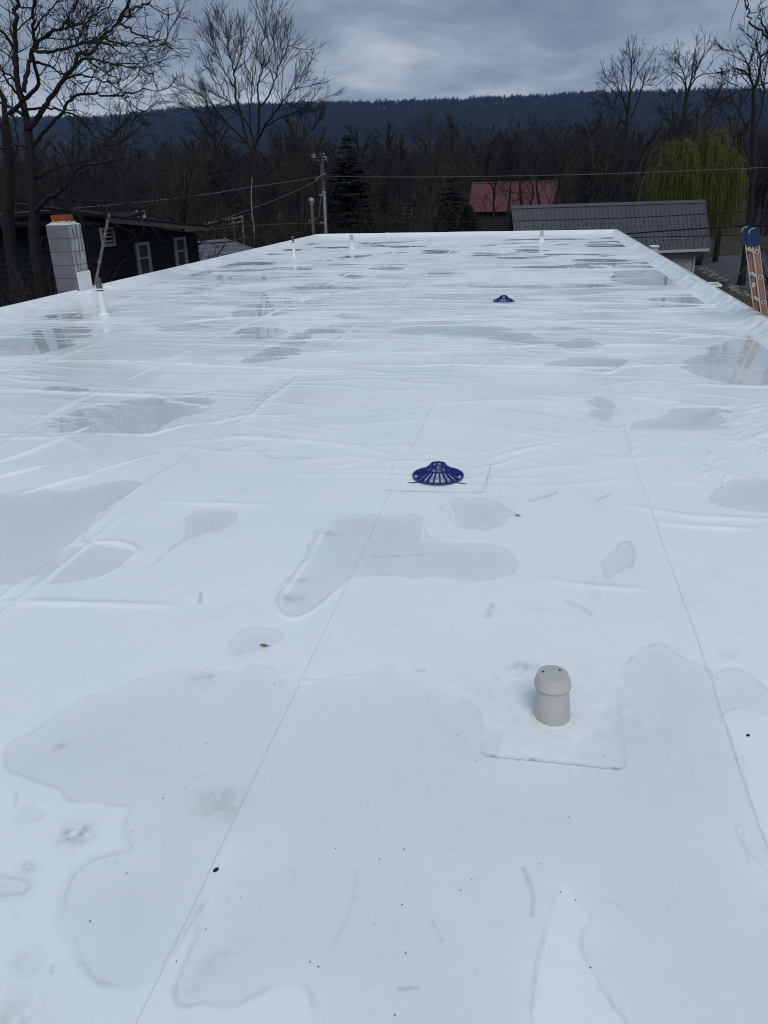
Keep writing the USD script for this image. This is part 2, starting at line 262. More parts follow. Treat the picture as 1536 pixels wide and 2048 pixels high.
# ------------------------------------------------------------------ the roof: heights
GZ = -4.0                                             # ground level below the roof
XL, XR, YF = -7.62, 2.64, 28.15                        # roof edges (left, right, far)
SEAMS = [-6.50, -5.05, -3.60, -2.17, -0.71, 0.70, 2.02]
PUDDLES = [
 [(15,1500),(12,1530),(30,1552),(90,1562),(125,1572),(137,1590),(155,1604),(202,1601),(212,1609),(260,1612),(262,1622),(248,1650),(268,1685),(265,1705),(200,1717),(165,1735),(145,1760),(136,1820),(145,1855),(163,1875),(168,1910),(190,1945),(220,1960),(270,1965),(300,1950),(340,1915),(372,1868),(404,1808),(428,1755),(444,1722),(456,1692),(463,1683),(461,1699),(448,1732),(432,1764),(413,1818),(388,1880),(369,1912),(352,1990),(365,2010),(425,2009),(435,2018),(470,2018),(495,2000),(540,1980),(555,1971),(590,1972),(612,1985),(625,2020),(632,2060),(640,2300),(1040,2300),(1063,2045),(1070,2000),(1073,1950),(1080,1880),(1093,1835),(1108,1775),(1115,1756),(1125,1752),(1138,1756),(1145,1780),(1163,1812),(1183,1837),(1183,1847),(1168,1865),(1165,1890),(1178,1925),(1193,1960),(1223,2000),(1260,2048),(1400,2300),(1800,2300),(1760,1900),(1620,1830),(1533,1765),(1498,1730),(1483,1700),(1463,1665),(1468,1647),(1488,1650),(1493,1680),(1513,1720),(1560,1760),(1600,1750),(1536,1650),(1513,1630),(1493,1595),(1490,1570),(1475,1542),(1493,1525),(1483,1500),(1458,1470),(1430,1437),(1453,1415),(1508,1417),(1536,1432),(1570,1440),(1560,1400),(1536,1387),(1508,1360),(1495,1342),(1448,1340),(1433,1350),(1435,1365),(1420,1355),(1418,1337),(1373,1322),(1343,1297),(1318,1286),(1288,1300),(1283,1312),(1255,1322),(1245,1345),(1262,1365),(1255,1378),(1235,1382),(1213,1397),(1195,1400),(1198,1422),(1183,1440),(1180,1465),(1140,1480),(1140,1495),(1153,1512),(1130,1525),(1070,1521),(1008,1513),(1013,1475),(1003,1460),(968,1447),(965,1422),(943,1402),(898,1387),(858,1370),(803,1345),(778,1335),(768,1337),(700,1352),(620,1364),(590,1361),(545,1345),(525,1331),(500,1332),(475,1345),(440,1341),(385,1331),(300,1350),(250,1370),(200,1390),(125,1417),(70,1465),(30,1482)],
 [(457,1295),(472,1262),(515,1252),(570,1260),(565,1280),(540,1295),(500,1302),(470,1312),(458,1307)],
 [(557,1205),(575,1170),(600,1140),(630,1085),(650,1050),(700,1032),(770,1028),(848,1037),(850,1076),(880,1080),(1000,1082),(1048,1115),(1058,1145),(1020,1165),(915,1160),(790,1155),(740,1150),(690,1160),(640,1205),(610,1228),(580,1235),(562,1225)],
 [(868,1010),(905,995),(965,992),(1018,1000),(1040,1020),(1030,1042),(998,1072),(940,1070),(890,1075),(878,1040)],
 [(-250,1020),(0,993),(150,978),(260,965),(240,990),(225,1010),(180,1045),(135,1090),(200,1090),(265,1105),(270,1120),(240,1145),(160,1165),(70,1168),(0,1165),(-250,1190)],
 [(100,845),(150,820),(200,810),(290,800),(400,778),(425,790),(420,815),(370,835),(330,862),(300,870),(230,868),(150,866),(110,858)],
 [(455,632),(480,610),(560,600),(644,602),(651,613),(597,622),(564,631),(525,635)],
 [(465,673),(480,657),(557,651),(570,660),(553,673),(513,678)],
 [(490,716),(513,708),(549,693),(578,671),(611,657),(644,653),(673,653),(688,664),(615,671),(604,693),(586,715),(531,726),(495,726)],
 [(768,650),(798,642),(898,640),(938,650),(1028,655),(1040,667),(1088,680),(1188,677),(1193,690),(1173,705),(1138,702),(1088,690),(1038,687),(993,680),(918,667),(833,669),(778,667)],
 [(1138,715),(1233,715),(1258,722),(1233,745),(1208,747),(1168,740),(1048,737),(1093,725)],
 [(1168,795),(1188,787),(1218,795),(1235,805),(1233,830),(1220,853),(1248,855),(1260,840),(1333,832),(1338,812),(1463,812),(1458,840),(1413,860),(1268,860),(1198,855),(1183,835)],
 [(1365,725),(1400,700),(1440,685),(1490,668),(1560,672),(1640,690),(1640,760),(1500,772),(1440,764),(1380,745)],
 [(1225,543),(1290,537),(1350,545),(1352,572),(1260,570),(1220,560)],
 [(1290,595),(1380,586),(1425,598),(1400,615),(1310,615)],
 [(-120,685),(0,680),(30,672),(60,664),(130,652),(190,650),(170,680),(120,705),(40,712),(-120,718)],
 [(50,640),(125,628),(185,622),(185,636),(130,645)],
 [(90,775),(160,768),(200,778),(170,790),(110,788)],
 [(1425,1010),(1440,960),(1500,955),(1640,960),(1640,1030),(1500,1030)],
 [(1212,1130),(1220,1095),(1245,1077),(1270,1085),(1282,1105),(1265,1130),(1240,1142),(1210,1160)],
 [(375,1040),(400,1022),(455,1025),(465,1045),(440,1060),(400,1070),(330,1112),(312,1125),(320,1105),(360,1075)],
 [(-60,1750),(0,1755),(25,1757),(50,1767),(50,1780),(0,1787),(-60,1790)],
 [(165,815),(205,808),(230,815),(200,822)],
 [(430,925),(460,920),(470,930),(440,935)], [(48,1626),(65,1620),(84,1630),(70,1640),(50,1637)], [(45,1725),(66,1726),(62,1742),(44,1740)],
 [(1435,1302),(1458,1298),(1478,1308),(1470,1314),(1445,1312)], [(45,1920),(66,1918),(62,1936),(44,1936)],
]
def chaikin(p, n=2):
    p = np.asarray(p, float)
    for _ in range(n):
        q = np.roll(p, -1, 0); p = np.stack([0.75 * p + 0.25 * q, 0.25 * p + 0.75 * q], 1).reshape(-1, 2)
    return p
polys = [Polygon(chaikin([onz(*q)[:2] for q in P])).buffer(0) for P in PUDDLES]
WET = shapely.union_all(polys)
_bp = []
for g in getattr(WET, 'geoms', [WET]):
    for ring in [g.exterior, *g.interiors]:
        L = ring.length; _bp.append(np.array([ring.interpolate(s).coords[0] for s in np.arange(0, L, 0.012)]))
BTREE = cKDTree(np.vstack(_bp)); shapely.prepare(WET)

rng = np.random.default_rng(7)
WR = []          # wrinkles: (polyline in metres, height, sigma)
def wr(px, h=0.005, s=0.014): WR.append((np.array([onz(*q)[:2] for q in px]), h, s))
for px, h, s in [
 ([(430,874),(500,876),(600,882),(700,893),(780,912)], .007, .016), ([(555,768),(620,772),(700,775),(745,785),(768,790)], .006, .018),
 ([(150,866),(230,868),(300,870),(330,862),(380,850),(420,850)], .006, .016), ([(0,877),(120,875)], .006, .016), ([(-40,940),(0,925),(60,905),(150,865),(180,850)], .008, .02),
 ([(-30,962),(0,955),(95,930)], .007, .016), ([(50,985),(190,948)], .006, .018), ([(140,1090),(230,1085),(275,1105),(250,1130),(180,1160)], .005, .014),
 ([(0,1200),(40,1172),(70,1150)], .006, .015), ([(140,720),(230,722),(370,728),(470,733),(560,735)], .008, .022), ([(0,750),(85,756)], .008, .02), ([(0,778),(140,785),(180,790)], .008, .02),
 ([(325,1004),(440,1008),(550,1012)], .004, .016), ([(0,1205),(150,1208),(350,1215)], .004, .022), ([(890,805),(980,803),(1070,800)], .005, .016),
 ([(1050,738),(1150,740),(1210,747),(1235,738),(1260,720)], .007, .02), ([(768,762),(830,767),(900,770)], .006, .018),
 ([(768,700),(830,690),(900,698),(1000,697),(1100,690),(1150,705),(1180,705),(1220,690),(1300,690),(1420,693)], .008, .022),
 ([(980,918),(1050,900),(1125,885)], .006, .014), ([(1000,948),(1080,938),(1180,930)], .004, .018), ([(1240,1010),(1300,1020),(1400,1035),(1536,1040),(1600,1042)], .005, .018),
 ([(1310,1045),(1400,1055),(1510,1060)], .006, .016), ([(1130,820),(1180,840),(1190,852),(1230,858),(1260,845)], .005, .014), ([(1340,812),(1460,812)], .005, .016),
 ([(655,1050),(600,1140),(557,1200),(560,1228),(585,1238),(620,1226),(655,1197),(690,1172)], .004, .012), ([(880,770),(850,860),(825,915)], .002, .012),
 ([(770,640),(900,636),(1040,640),(1180,650),(1300,655)], .008, .024), ([(300,655),(420,640),(560,634),(700,640)], .008, .024), ([(500,575),(640,590),(760,580),(900,575)], .009, .03),
 ([(560,850),(640,858),(700,870)], .003, .02), ([(620,735),(700,740),(790,748)], .006, .018), ([(1060,800),(1130,815),(1160,835)], .004, .014),
 ([(1100,1160),(1200,1175),(1300,1180)], .003, .02), ([(880,990),(900,1040),(890,1078)], .002, .012), ([(855,1012),(850,1078),(1000,1080)], .0015, .01)]: wr(px, h, s)
for sx0, amp in ((-3.60, .014), (-2.17, .010), (-5.05, .009), (-6.5, .008)):      # the laps pucker into long ridges
    for k in range(16):
        y0 = 1.6 + k * 1.7 + rng.uniform(-.3, .3); n = 6; L = rng.uniform(1.0, 1.9); off = rng.uniform(-.09, .11)
        yy = np.linspace(y0, y0 + L, n); xx = sx0 + off + rng.normal(0, .012, n).cumsum()
        WR.append((np.stack([xx, yy], 1), amp * rng.uniform(.5, 1.1), rng.uniform(.014, .022)))
for k in range(300):                                                                # cross wrinkles of the sheet, more of them far and to the left
    y0 = rng.uniform(5.2, 27.6) if k < 235 else rng.uniform(6.5, 13); x0 = rng.uniform(-7.2, 2.3)
    if y0 < 8 and x0 > -1.2 and rng.random() < .5: continue
    L = rng.uniform(.6, 3.2) * (0.7 + y0 / 22); n = 9; a = rng.normal(0, .17)
    t = np.linspace(-.5, .5, n) * L
    xx, yy = x0 + t * math.cos(a), y0 + t * math.sin(a) + rng.normal(0, .035, n).cumsum()
    WR.append((np.stack([xx, yy], 1), rng.uniform(.003, .0075) * (1.0 - max(0, y0 - 12) / 45), rng.uniform(.016, .028) + max(0, y0 - 9) * .0006))
for k in range(640):                                                                # short fine creases
    y0 = 4.2 + 23 * rng.random() ** 1.5; x0 = rng.uniform(-7.1, 2.2); L = rng.uniform(.15, .9) * (.8 + y0 / 20); n = 5; a = rng.normal(0, .35)
    t = np.linspace(-.5, .5, n) * L; WR.append((np.stack([x0 + t * math.cos(a), y0 + t * math.sin(a) + rng.normal(0, .02, n).cumsum()], 1), rng.uniform(.0015, .0040), rng.uniform(.011, .018) + max(0, y0 - 9) * .0006))
for k in range(46):                                                                 # crumpled spot by the right-hand edge
    c = onz(rng.uniform(1440, 1580), rng.uniform(800, 905))[:2]; a = rng.uniform(0, math.pi); L = rng.uniform(.08, .3)
    t = np.linspace(-.5, .5, 4) * L; WR.append((c + np.stack([t * math.cos(a), t * math.sin(a)], 1) + rng.normal(0, .012, (4, 2)), rng.uniform(.003, .006), .011))
for k in range(14):
    c = onz(rng.uniform(1390, 1480), rng.uniform(905, 960))[:2]; a = rng.uniform(0, math.pi); L = rng.uniform(.1, .25)
    t = np.linspace(-.5, .5, 4) * L; WR.append((c + np.stack([t * math.cos(a), t * math.sin(a)], 1) + rng.normal(0, .01, (4, 2)), rng.uniform(.002, .004), .010))
wp, wh, ws = [], [], []
for p, h, s in WR:
    ls = LineString(p); n = max(3, int(ls.length / .012)); q = np.linspace(0, 1, n)
    seg = np.r_[0, np.cumsum(np.linalg.norm(np.diff(p, axis=0), axis=1))]; seg /= seg[-1]
    from scipy.interpolate import PchipInterpolator
    wp.append(np.stack([PchipInterpolator(seg, p[:, 0])(q), PchipInterpolator(seg, p[:, 1])(q)], 1))
    wh.append(2.3 * h * np.sin(np.pi * np.clip(q * .96 + .02, 0, 1)) ** .55); ws.append(np.full(n, s * .78))
wp, wh, ws = np.vstack(wp), np.concatenate(wh), np.concatenate(ws); WTREE = cKDTree(wp)
VENT, DRAIN1, DRAIN2 = onz(1104, 1434)[:2], onz(876, 955)[:2], onz(1007, 603)[:2]

def lip(x, y):
    """The sheet turns up over a raised edge on three sides."""
    s = lambda d, w: np.clip(1 - d / w, 0, 1) ** 1.6
    hgt = 0.115 + 0 * x
    l = s(x - XL, .42); f = s(YF - y, .5)
    cr = fbm2(y * 6.5, x * 4.0 + y * 2.2, 31, 4, .6)
    r = np.clip(1 - np.maximum(XR - x - .035, 0) / (.19 + .09 * (cr - .5)), 0, 1) ** 1.4
    notch = np.exp(-((y - onz(236, 570, .1)[1]) / .09) ** 2)
    return np.maximum(np.maximum(l * hgt * (1 - .75 * notch), f * hgt), r * (hgt + .085 * (cr - .5) * np.clip((XR - x - .03) / .05, 0, 1)) )
def heights(x, y):
    D = BTREE.query(np.stack([x, y], 1), workers=-1)[0]
    D = np.where(shapely.contains_xy(WET, x, y), -D, D)
    D = D + (fbm2(x * 7, y * 7, 5, 4, .6) - .5) * .05 + (fbm2(x * 3.1, y * 3.1, 6, 3, .6) - .5) * np.clip((y - 2.3) / 1.5, 0, 1) * .24
    far = np.clip((y - 6.0) / 3.0, 0, 1)
    n = fbm2(x * .9 + .1 * y, y * 1.25, 11, 4, .5)
    thr = .355 + .07 * np.clip((y - 13) / 5, 0, 1) + .02 * np.clip((-x - 2) / 4, 0, 1) - .3 * (1 - far) - .12 * np.clip((y - 26.6) / 1.2, 0, 1)
    Df = (n - thr) * 1.6
    D = np.minimum(D, np.where(far > 0, Df, 9))
    h = np.where(D < 0, -.006 * (1 - np.exp(np.minimum(D, 0) / .10)), .0035 * (1 - np.exp(-np.maximum(D, 0) / .12)))
    h = h + (fbm2(x * 1.7, y * 1.7, 3, 3) - .5) * .0022 + (fbm2(x * 1.6 + .4 * y, y * 6.0, 13, 4, .55) - .5) * .0045 * np.clip((y - 3.6) / 4, 0, 1)
    d, i = WTREE.query(np.stack([x, y], 1), distance_upper_bound=.11, workers=-1)
    ok = np.isfinite(d); hw = np.zeros_like(x); k = i[ok]
    dd = d[ok]; hw[ok] = wh[k] * (np.exp(-.5 * (dd / ws[k]) ** 2) - .0)
    h = h + hw
    for c, r in ((DRAIN1, .3), (DRAIN2, .3)):
        h = h - .008 * np.exp(-((x - c[0]) ** 2 + (y - c[1]) ** 2) / (2 * .13 ** 2)) + .006 * np.exp(-((x - c[0]) ** 2 + (y - c[1]) ** 2) / (2 * .13 ** 2))
    return h + lip(x, y), D

# stains and scuffs drawn on the sheet (pixel places of the photograph turned into metres)
def blob(x, y, px, py, rx, ry, ang=0, seed=1):
    c = onz(px, py)[:2]; ca, sa = math.cos(ang), math.sin(ang); dx, dy = x - c[0], y - c[1]
    u, v = (dx * ca + dy * sa) / rx, (-dx * sa + dy * ca) / ry
    return np.exp(-(u * u + v * v) * 1.3) * np.clip(fbm2(x * 45, y * 45, seed, 3) * 2.2 - .45, 0, 1)
SCUFFS = [([(1047,1735),(1062,1770),(1066,1800),(1064,1830)], .5, .006), ([(715,1735),(705,1800),(690,1845),(660,1895)], .22, .005), ([(865,1840),(885,1880)], .3, .005),
 ([(800,1975),(833,1972)], .5, .005), ([(745,1112),(800,1110),(857,1106)], .5, .008), ([(975,1235),(985,1210)], .35, .014), ([(1135,1205),(1160,1215),(1182,1230)], .35, .012),
 ([(1060,1003),(1090,995),(1115,985)], .6, .010), ([(1190,1003),(1220,990)], .5, .009), ([(400,1207),(402,1188)], .8, .006), ([(520,905),(545,918),(580,915)], .35, .010), ([(595,916),(627,918)], .3, .010),
 ([(832,1343),(848,1342)], .6, .006), ([(107,1930),(103,1945)], .4, .005), ([(33,1590),(31,1610)], .4, .005), ([(1015,1420),(1035,1443)], .3, .004), ([(393,1830),(405,1810)], .5, .005),
 ([(350,1905),(390,1835),(408,1808)], .35, .004), ([(1500,1575),(1470,1510),(1455,1455)], .35, .005)]
def stains(x, y):
    d = np.zeros_like(x)
    near = y < 6.5; xn, yn = x[near], y[near]
    v = .55 * blob(xn, yn, 444, 1612, .075, .05, 0, 4) + .35 * blob(xn, yn, 432, 1922, .03, .085, -.5, 5) + .55 * blob(xn, yn, 660, 1066, .06, .03, 0, 6) + .6 * blob(xn, yn, 580, 1196, .06, .04, 0, 7) + .35 * blob(xn, yn, 5, 2035, .12, .06, 0, 8) + .2 * blob(xn, yn, 870, 965, .25, .06, 0, 9) + .3 * blob(xn, yn, 1080, 1220, .05, .02, 0, 3)
    d[near] = np.clip(v, 0, .8)
    s = np.zeros_like(x); w = .8 * blob(xn, yn, 152, 1668, .05, .045, 0, 14) + .5 * blob(xn, yn, 410, 1355, .06, .03, 0, 15) + .4 * blob(xn, yn, 120, 1490, .02, .02, 0, 16) + .6 * blob(xn, yn, 1045, 1335, .05, .03, 0, 17) + .5 * blob(xn, yn, 600, 1160, .05, .03, 0, 18) + .4 * blob(xn, yn, 445, 1590, .075, .04, 0, 19) + .5 * blob(xn, yn, 1120, 1420, .4, .3, 0, 20) * .4
    rf = np.random.default_rng(17)
    for k in range(120):
        cy_ = rf.uniform(1.3, 5.5); cx_ = rf.uniform(-1.15, .6) * cy_ * .62 + .05; r0 = rf.uniform(.012, .035); a0 = rf.uniform(0, 6.28); m = (np.abs(xn - cx_) < .07) & (np.abs(yn - cy_) < .07)
        if m.any():
            dx, dy = xn[m] - cx_, yn[m] - cy_; rr_ = np.hypot(dx, dy); an = np.arctan2(dy, dx) - a0
            w[m] = np.maximum(w[m], rf.uniform(.05, .20) * np.exp(-((rr_ - r0) / .004) ** 2) * np.clip(np.cos(an), 0, 1) ** .7)
    for k in range(16):                                          # boot prints with a barred tread
        cy_ = rf.uniform(1.8, 5.0); cx_ = rf.uniform(-1.0, .5) * cy_ * .55; a0 = rf.uniform(-.6, .6); m = (np.abs(xn - cx_) < .2) & (np.abs(yn - cy_) < .2)
        if m.any():
            dx, dy = xn[m] - cx_, yn[m] - cy_; u, v_ = dx * math.cos(a0) + dy * math.sin(a0), -dx * math.sin(a0) + dy * math.cos(a0)
            w[m] = np.maximum(w[m], rf.uniform(.05, .14) * np.exp(-((u / .045) ** 4 + (v_ / .13) ** 4)) * (.35 + .65 * (np.sin(v_ * 310 + 2 * np.abs(u) * 60) > .1)) * np.clip(fbm2(xn[m] * 22, yn[m] * 22, 40 + k, 3) * 3.4 - 1.2, 0, 1))
    for px, a, wd in SCUFFS:
        q = np.array([onz(*p)[:2] for p in px]); ln = LineString(q); tr = np.array([ln.interpolate(t).coords[0] for t in np.arange(0, ln.length + .004, .006)])
        lo, hi = tr.min(0) - .03, tr.max(0) + .03; m = (xn > lo[0]) & (xn < hi[0]) & (yn > lo[1]) & (yn < hi[1])
        if m.any():
            dd = cKDTree(tr).query(np.stack([xn[m], yn[m]], 1))[0]; w[m] = np.maximum(w[m], a * np.exp(-(dd / wd) ** 2) * (.4 + .8 * fbm2(xn[m] * 60, yn[m] * 60, 9, 2)))
    s[near] = np.clip(w, 0, .9)
    return d, s

# ------------------------------------------------------------------ ground, hill, road
def hill_z(x, y):
    rx = np.array([-4000, -1500, -1025, -817, -664, -388, -156, 95, 359, 700, 1500, 4000])
    rz = np.array([128, 136, 140, 136, 144, 139, 136, 137, 132, 130, 128, 125])
    ridge = np.interp(x, rx, rz) - 9 + 8 * (fbm2(x * .004, 0 * x, 21, 4) - .5)
    t = np.clip((y - 420) / (1500 - 420), 0, 1); prof = t ** 1.45
    back = np.clip((y - 1500) / 900, 0, 1)
    spur = (fbm2(x * .0045, y * .0045, 22, 4) - .5) * 34 * np.sin(np.pi * t) 
    return GZ - 3 + (ridge - GZ + 3) * prof * (1 - .9 * back ** 1.5) + spur * (y < 1500)
gx = np.r_[-6000, -3000, -1500, np.linspace(-400, 400, 81), 1500, 3000, 6000]; gy = np.r_[-6000, -2000, -500, np.linspace(-100, 500, 61), 1500, 3000, 6000]
X, Y = np.meshgrid(gx, gy); Z = GZ + (fbm2(X * .02, Y * .02, 2, 3) - .5) * .5 * np.clip((np.hypot(X, Y) - 80) / 60, 0, 1)
def grid_faces(nr, nc):
    i = (np.arange(nr - 1)[:, None] * nc + np.arange(nc - 1)[None]).ravel()
    return np.vstack([np.stack([i, i + 1, i + nc + 1], 1), np.stack([i, i + nc + 1, i + nc], 1)])
obj('ground', (np.stack([X, Y, Z], -1).reshape(-1, 3), grid_faces(*X.shape)), 'leaf_litter', smooth=True, kind='structure')
hx, hy = np.linspace(-3600, 2600, 180), np.linspace(380, 2600, 90); X, Y = np.meshgrid(hx, hy)
obj('hill', (np.stack([X, Y, hill_z(X, Y)], -1).reshape(-1, 3), grid_faces(*X.shape)), 'forest_floor', smooth=True, kind='structure')
def sheet(name, pts, z, mat):
    m = trimesh.creation.triangulate_polygon(Polygon(pts), engine='earcut'); v = np.column_stack([m[0], np.full(len(m[0]), z)])
    return obj(name, (v, m[1]), mat, kind='structure')
lawn_pts = chaikin([(3.2, -8), (3.2, 36), (8, 44), (13, 47), (22, 49), (30, 30), (26, -8)], 2)
sheet('lawn', lawn_pts, GZ + .004, 'lawn')
RA, RB, RC, RD = onz(1392, 528, GZ + .008), onz(1470, 512, GZ + .008), onz(1620, 560, GZ + .008), onz(1600, 620, GZ + .008)
sheet('driveway', chaikin([(RA[0] - 1, RA[1]), (RB[0], RB[1] + 2), (RB[0] + 14, RB[1] + 6), (RB[0] + 22, 34), (24, 20), (17, 26), tuple(onz(1500, 590, GZ)[:2])], 2), GZ + .008, 'asphalt')

# ------------------------------------------------------------------ the flat roof building we stand on
bld = thing('flat_roof_building', 'long flat roof of wrinkled white membrane sheets with pooled rain, in the foreground', 'building')
yn = [-6.0, -3.0, -1.0, 0.0, 0.4]; y = 0.7
while y < 5.0: yn.append(y); y += .0019 * (y * y + 2.56) / 1.6
yn.append(5.0); yn = np.array(yn); yf = np.r_[np.arange(5.0, YF - .02, .03), YF]
bounds = [XL, *SEAMS, XR]
roofz = {}
for k in range(len(bounds) - 1):
    xa, xb = bounds[k], bounds[k + 1]; n = max(8, int(round((xb - xa) / .02))); xc_ = np.linspace(xa, xb, n + 1)
    if k > 0: xc_ = np.r_[xa - .03, xc_]                       # each sheet laps its left neighbour
    fine = -3.7 < xa < 2.0
    sub = 4 if -2.3 < xa < 1 else 2 if fine else 1
    xnr = np.interp(np.arange((len(xc_) - 1) * sub + 1) / sub, np.arange(len(xc_)), xc_)
    V, F, DI, SC, n0 = [], [], [], [], 0
    for ys, xs in ((yn, xnr), (yf, xc_)):
        Xg, Yg = np.meshgrid(xs, ys); h, D = heights(Xg.ravel(), Yg.ravel())
        di, sc = stains(Xg.ravel(), Yg.ravel())
        ring = np.exp(-((D - .002) / .0055) ** 2) * np.where(Yg.ravel() < 5, .27, 0) * np.clip(fbm2(Xg.ravel() * 9, Yg.ravel() * 9, 77, 3) * 3 - .75, 0, 1)  # dark meniscus line along puddle rims, its shade painted into the sheet colour
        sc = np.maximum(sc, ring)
        lap = np.where(Xg.ravel() < xa + .012, .0008, 0) if k > 0 else 0
        tuck = np.clip(1 - (xb - Xg.ravel()) / .05, 0, 1) * -.0008
        h = h + lap + tuck
        if fine and ys is yn:                                   # last row follows the coarse columns
            row = np.isclose(Yg.ravel(), 5.0); h[row] = np.interp(xs, xs[::sub], h[row][::sub])
        xv = Xg.ravel() + (np.where(Xg.ravel() < xa + .001, (fbm2(0 * Yg.ravel() + k * 7.3, Yg.ravel() * 1.7, 88, 4, .6) - .5) * .024, 0) if k > 0 else 0)
        V.append(np.stack([xv, Yg.ravel(), h], 1)); F.append(grid_faces(*Xg.shape) + n0); DI.append(di); SC.append(sc); n0 += Xg.size
        if k > 0:                                               # turned-down raw edge of the lap
            e = np.flatnonzero(np.isclose(Xg.ravel(), xs[0])); top = V[-1][e]; lowr = top - [0, 0, .0045]
            V.append(lowr); DI.append(np.full(len(e), .25)); SC.append(.12 + .5 * np.clip(fbm2(0 * top[:, 1] + k, top[:, 1] * 2.3, 91, 3) * 2.4 - .7, 0, 1)); a = e + n0 - Xg.size; b = np.arange(len(e)) + n0
            F.append(np.stack([a[:-1], a[1:], b[1:]], 1)); F.append(np.stack([a[:-1], b[1:], b[:-1]], 1)); n0 += len(e)
            SC[-2][e] = np.maximum(SC[-2][e], .16 * fbm2(0 * top[:, 1] + k, top[:, 1] * 3, 92, 3))
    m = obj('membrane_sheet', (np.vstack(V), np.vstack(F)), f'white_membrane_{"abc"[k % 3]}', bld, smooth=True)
    primvar(m, 'dirt', np.concatenate(DI)); primvar(m, 'scuff_meniscus', np.concatenate(SC)); vx, vy = np.vstack(V)[:, 0], np.vstack(V)[:, 1]
    primvar(m, 'wet', np.clip(-np.vstack(V)[:, 2] / .0052, 0, 1))
    primvar(m, 'damp', np.clip(np.clip((vy - 4.5) / 3 + np.clip(-vx - 1.5, 0, 2) * .5, 0, 1) * np.clip(fbm2(vx * 1.1, vy * 1.1, 55, 4) * 4 - 1.3, 0, 1) * np.interp(vy, [13, 20], [1, .45]), 0, 1))
# standing water lies level; the sheet rises through it
wx, wy = np.arange(XL + .3, XR - .2, .08), np.r_[np.arange(.5, 6, .05), np.arange(6, YF - .4, .12)]
X, Y = np.meshgrid(wx, wy); h, _ = heights(X.ravel(), Y.ravel()); wet = (h < .0008).reshape(X.shape)
cell = wet[:-1, :-1] | wet[1:, :-1] | wet[:-1, 1:] | wet[1:, 1:]
cell2 = cell.copy(); cell2[1:] |= cell[:-1]; cell2[:-1] |= cell[1:]; cell2[:, 1:] |= cell[:, :-1]; cell2[:, :-1] |= cell[:, 1:]
nc = X.shape[1]; ii = (np.arange(X.shape[0] - 1)[:, None] * nc + np.arange(nc - 1)[None])[cell2]
F = np.vstack([np.stack([ii, ii + 1, ii + nc + 1], 1), np.stack([ii, ii + nc + 1, ii + nc], 1)])
u, inv = np.unique(F, return_inverse=True)
obj('water', (np.stack([X.ravel(), Y.ravel(), 0 * X.ravel()], 1)[u], inv.reshape(-1, 3)), 'water_film', kind='structure')
# edge metal, walls
def strip(points, h, t, mat, name, out):
    mb = MB()
    for a, b in zip(points[:-1], points[1:]):
        a, b = np.array(a, float), np.array(b, float); o = np.array(out, float) * t
        mb.prism([a, b, b + o, a + o], (0, 0, -h))
    obj(name, mb, mat, bld)
zt = .118
strip([(XL, y, zt) for y in np.arange(-6, YF + .1, 3.05)] + [(XL, YF, zt)], .13, .012, 'edge_metal', 'edge_flashing', (-1, 0, 0))
strip([(XL - .012, YF + .002, zt), (XR + .012, YF + .002, zt)], .13, .012, 'edge_metal', 'edge_flashing', (0, 1, 0))
ys_ = np.arange(-6, YF, 1.5); zz_ = zt + .004 + .006 * (fbm2(ys_ * .9, 0 * ys_, 8, 2) - .5)
strip([(XR + .002, a, b) for a, b in zip(ys_, zz_)] + [(XR + .002, YF, zt)], .11, .024, 'pinkish_metal', 'edge_flashing', (1, 0, 0))
for lo, hi in (((XL + .02, -6, GZ - .1), (XL + .25, YF - .02, -.03)), ((XR - .25, -6, GZ - .1), (XR - .02, YF - .02, -.03)), ((XL + .25, YF - .25, GZ - .1), (XR - .25, YF - .02, -.03)), ((XL + .25, -6, GZ - .1), (XR - .25, -5.75, -.03))):
    obj('wall', MB().box(lo, hi), 'own_wall', bld)

